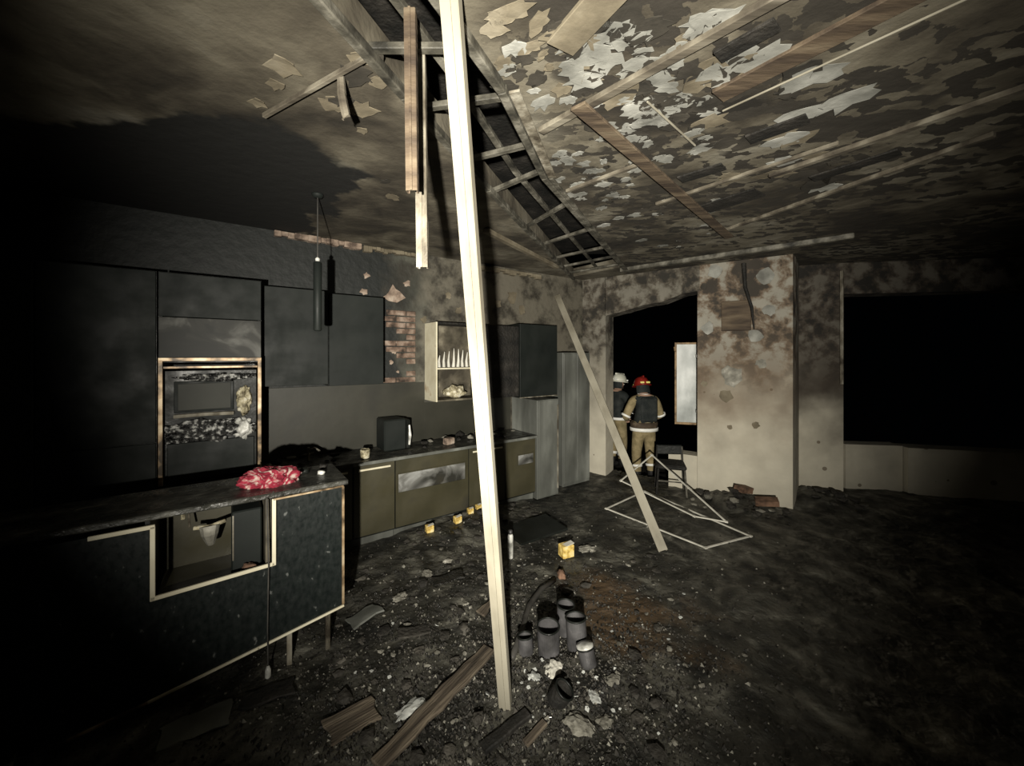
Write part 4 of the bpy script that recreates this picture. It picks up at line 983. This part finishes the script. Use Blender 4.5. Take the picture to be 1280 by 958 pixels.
for i in range(70):
    chunk(in_frame(lambda: R.uniform(420, 830), lambda: R.uniform(690, 955)), .02, .055, False, 'dark chunk of rubble in the ash around the upright profile', 'dark rubble on the floor')
for i in range(45):
    chunk(in_frame(lambda: R.gauss(640, 110), lambda: R.gauss(840, 80)), .011, .028, True, 'pale ashy chunk in the burnt litter around the upright profile', 'pale rubble on the floor')
def pick_pier():
    k = pier_local(R.uniform(872, 985), 640); p = Vector((k.x, k.y, 0))+pn*R.uniform(.11, .62); p.z = fz(p.x, p.y); return p
for i in range(34):
    chunk(pick_pier, .03, .08, R.random() < .2, 'chunk of fallen plaster heaped at the foot of the wide pier', 'rubble heap at the pier', True)
def pick_narrow():
    p = Vector((*SD.lerp(TT, R.uniform(.05, 1)), 0))+Vector((-.3, -.9, 0)).normalized()*R.uniform(.13, .6); p.z = fz(p.x, p.y); return p
for i in range(14):
    chunk(pick_narrow, .04, .085, False, 'dark chunk heaped at the foot of the narrow pier', 'rubble heap at the narrow pier', True)
def pick_cab():
    p = kw(R.uniform(.5, 2.3), R.uniform(-1.2, -.7)); p.z = fz(p.x, p.y); return p
for i in range(22):
    chunk(pick_cab, .025, .06, R.random() < .1, 'chunk of charred rubble along the foot of the olive cabinets', 'rubble at the cabinets')
# loose bricks at the pier
for (px, py, rz, rx, lb, dz) in ((930, 612, .5, .5, 'whole reddish brick tilted on the rubble against the wide pier', .13), (960, 632, -.5, .9, 'broken reddish brick sunk in the rubble at the pier corner', .04)):
    k = pier_local(px, py+25); p = Vector((k.x, k.y, 0))+pn*(.16 if rx < .6 else .33); p.z = max([fz(p.x, p.y)]+[q[3] for q in spots if math.hypot(q[0]-p.x, q[1]-p.y) < .13+q[2]*.5])-(.06 if rx < .6 else .012)
    b2 = nbm(); box(b2, (0, 0, .04), (.25, .12, .07), None, .006)
    for v in b2.verts: v.co += Vector((R.uniform(-1, 1), R.uniform(-1, 1), R.uniform(-1, 1)))*.006
    o = obj('loose_brick', b2, 'brick_loose'); o.location = p; o.rotation_euler = (rx*.3, .2 if rx < .6 else -.12, rz); tag(o, lb, 'brick')
sh_me = []
for i in range(4):
    b2 = nbm(); pts = [(math.cos(t_)*R.uniform(.5, 1), math.sin(t_)*R.uniform(.4, 1)) for t_ in (0.2, 1.5, 2.9, 4.2, 5.3)]; prism(b2, pts, 0, .12); sh_me.append(mesh('glass_shard', b2, 'glass_shard'))
for i in range(48):
    px, py = (R.gauss(705, 50), R.gauss(868, 30)) if i < 22 else (R.uniform(430, 860), R.uniform(690, 950))
    s = R.uniform(.010, .024); p = on_floor(px, py)
    for _ in range(60):
        if not blocked(p, s) and all(math.hypot(p.x-q[0], p.y-q[1]) > s+q[2] for q in spots): break
        px, py = (R.gauss(705, 55), R.gauss(868, 32)) if i < 22 else (R.uniform(430, 860), R.uniform(690, 950)); p = on_floor(px, py)
    spots.append((p.x, p.y, s, p.z)); o = link('glass_shard', R.choice(sh_me)); o.location = p+Vector((0, 0, .004)); o.scale = (s, s, s); o.rotation_euler = (R.uniform(-.5, .5), R.uniform(-.5, .5), R.uniform(0, 6))
    tag(o, 'small bright glass shard glinting in the wet ash', 'shard', 'glass shards in the ash')
# uncountable grit: one stuff object
V, Fc = [], []
G = random.Random(5)
for i in range(16000):
    if i < 11000: px, py = G.gauss(590, 170), 600+360*G.random()**.7
    else: px, py = G.gauss(690, 110), G.gauss(840, 70)
    if py < 605 or py > 990: continue
    p = at_z(px, py); p.z = fz(p.x, p.y)
    a_ = (p-Vector((K0.x, K0.y, 0))); bb = -UY*a_.x+UX*a_.y
    if bb > -.62 or (a_.x*0+((p.y-W0.y)*.8+(p.x-W0.x)*.6)) > -.05: continue
    s = G.uniform(.004, .014)*(1.6 if G.random() < .08 else 1); i0 = len(V); an = G.uniform(0, 6)
    for k in range(3): V.append((p.x+s*math.cos(an+k*2.1)*G.uniform(.6, 1.3), p.y+s*math.sin(an+k*2.1)*G.uniform(.6, 1.3), p.z-.002))
    V.append((p.x+G.uniform(-.3, .3)*s, p.y+G.uniform(-.3, .3)*s, p.z+s*G.uniform(.5, 1.3)))
    Fc += [(i0, i0+1, i0+3), (i0+1, i0+2, i0+3), (i0+2, i0, i0+3)]
me = bpy.data.meshes.new('grit'); me.from_pydata(V, [], Fc)
for m in ('wet_debris', 'rubble_pale', 'rubble'): me.materials.append(MT[m])
for i, p in enumerate(me.polygons): p.material_index = (0, 2, 0, 2, 2, 0, 1, 2, 0, 2)[(i//3) % 10]
o = link('grit', me); o['kind'] = 'stuff'; tag(o, 'wet black grit and ash scattered over the burnt floor', 'debris')
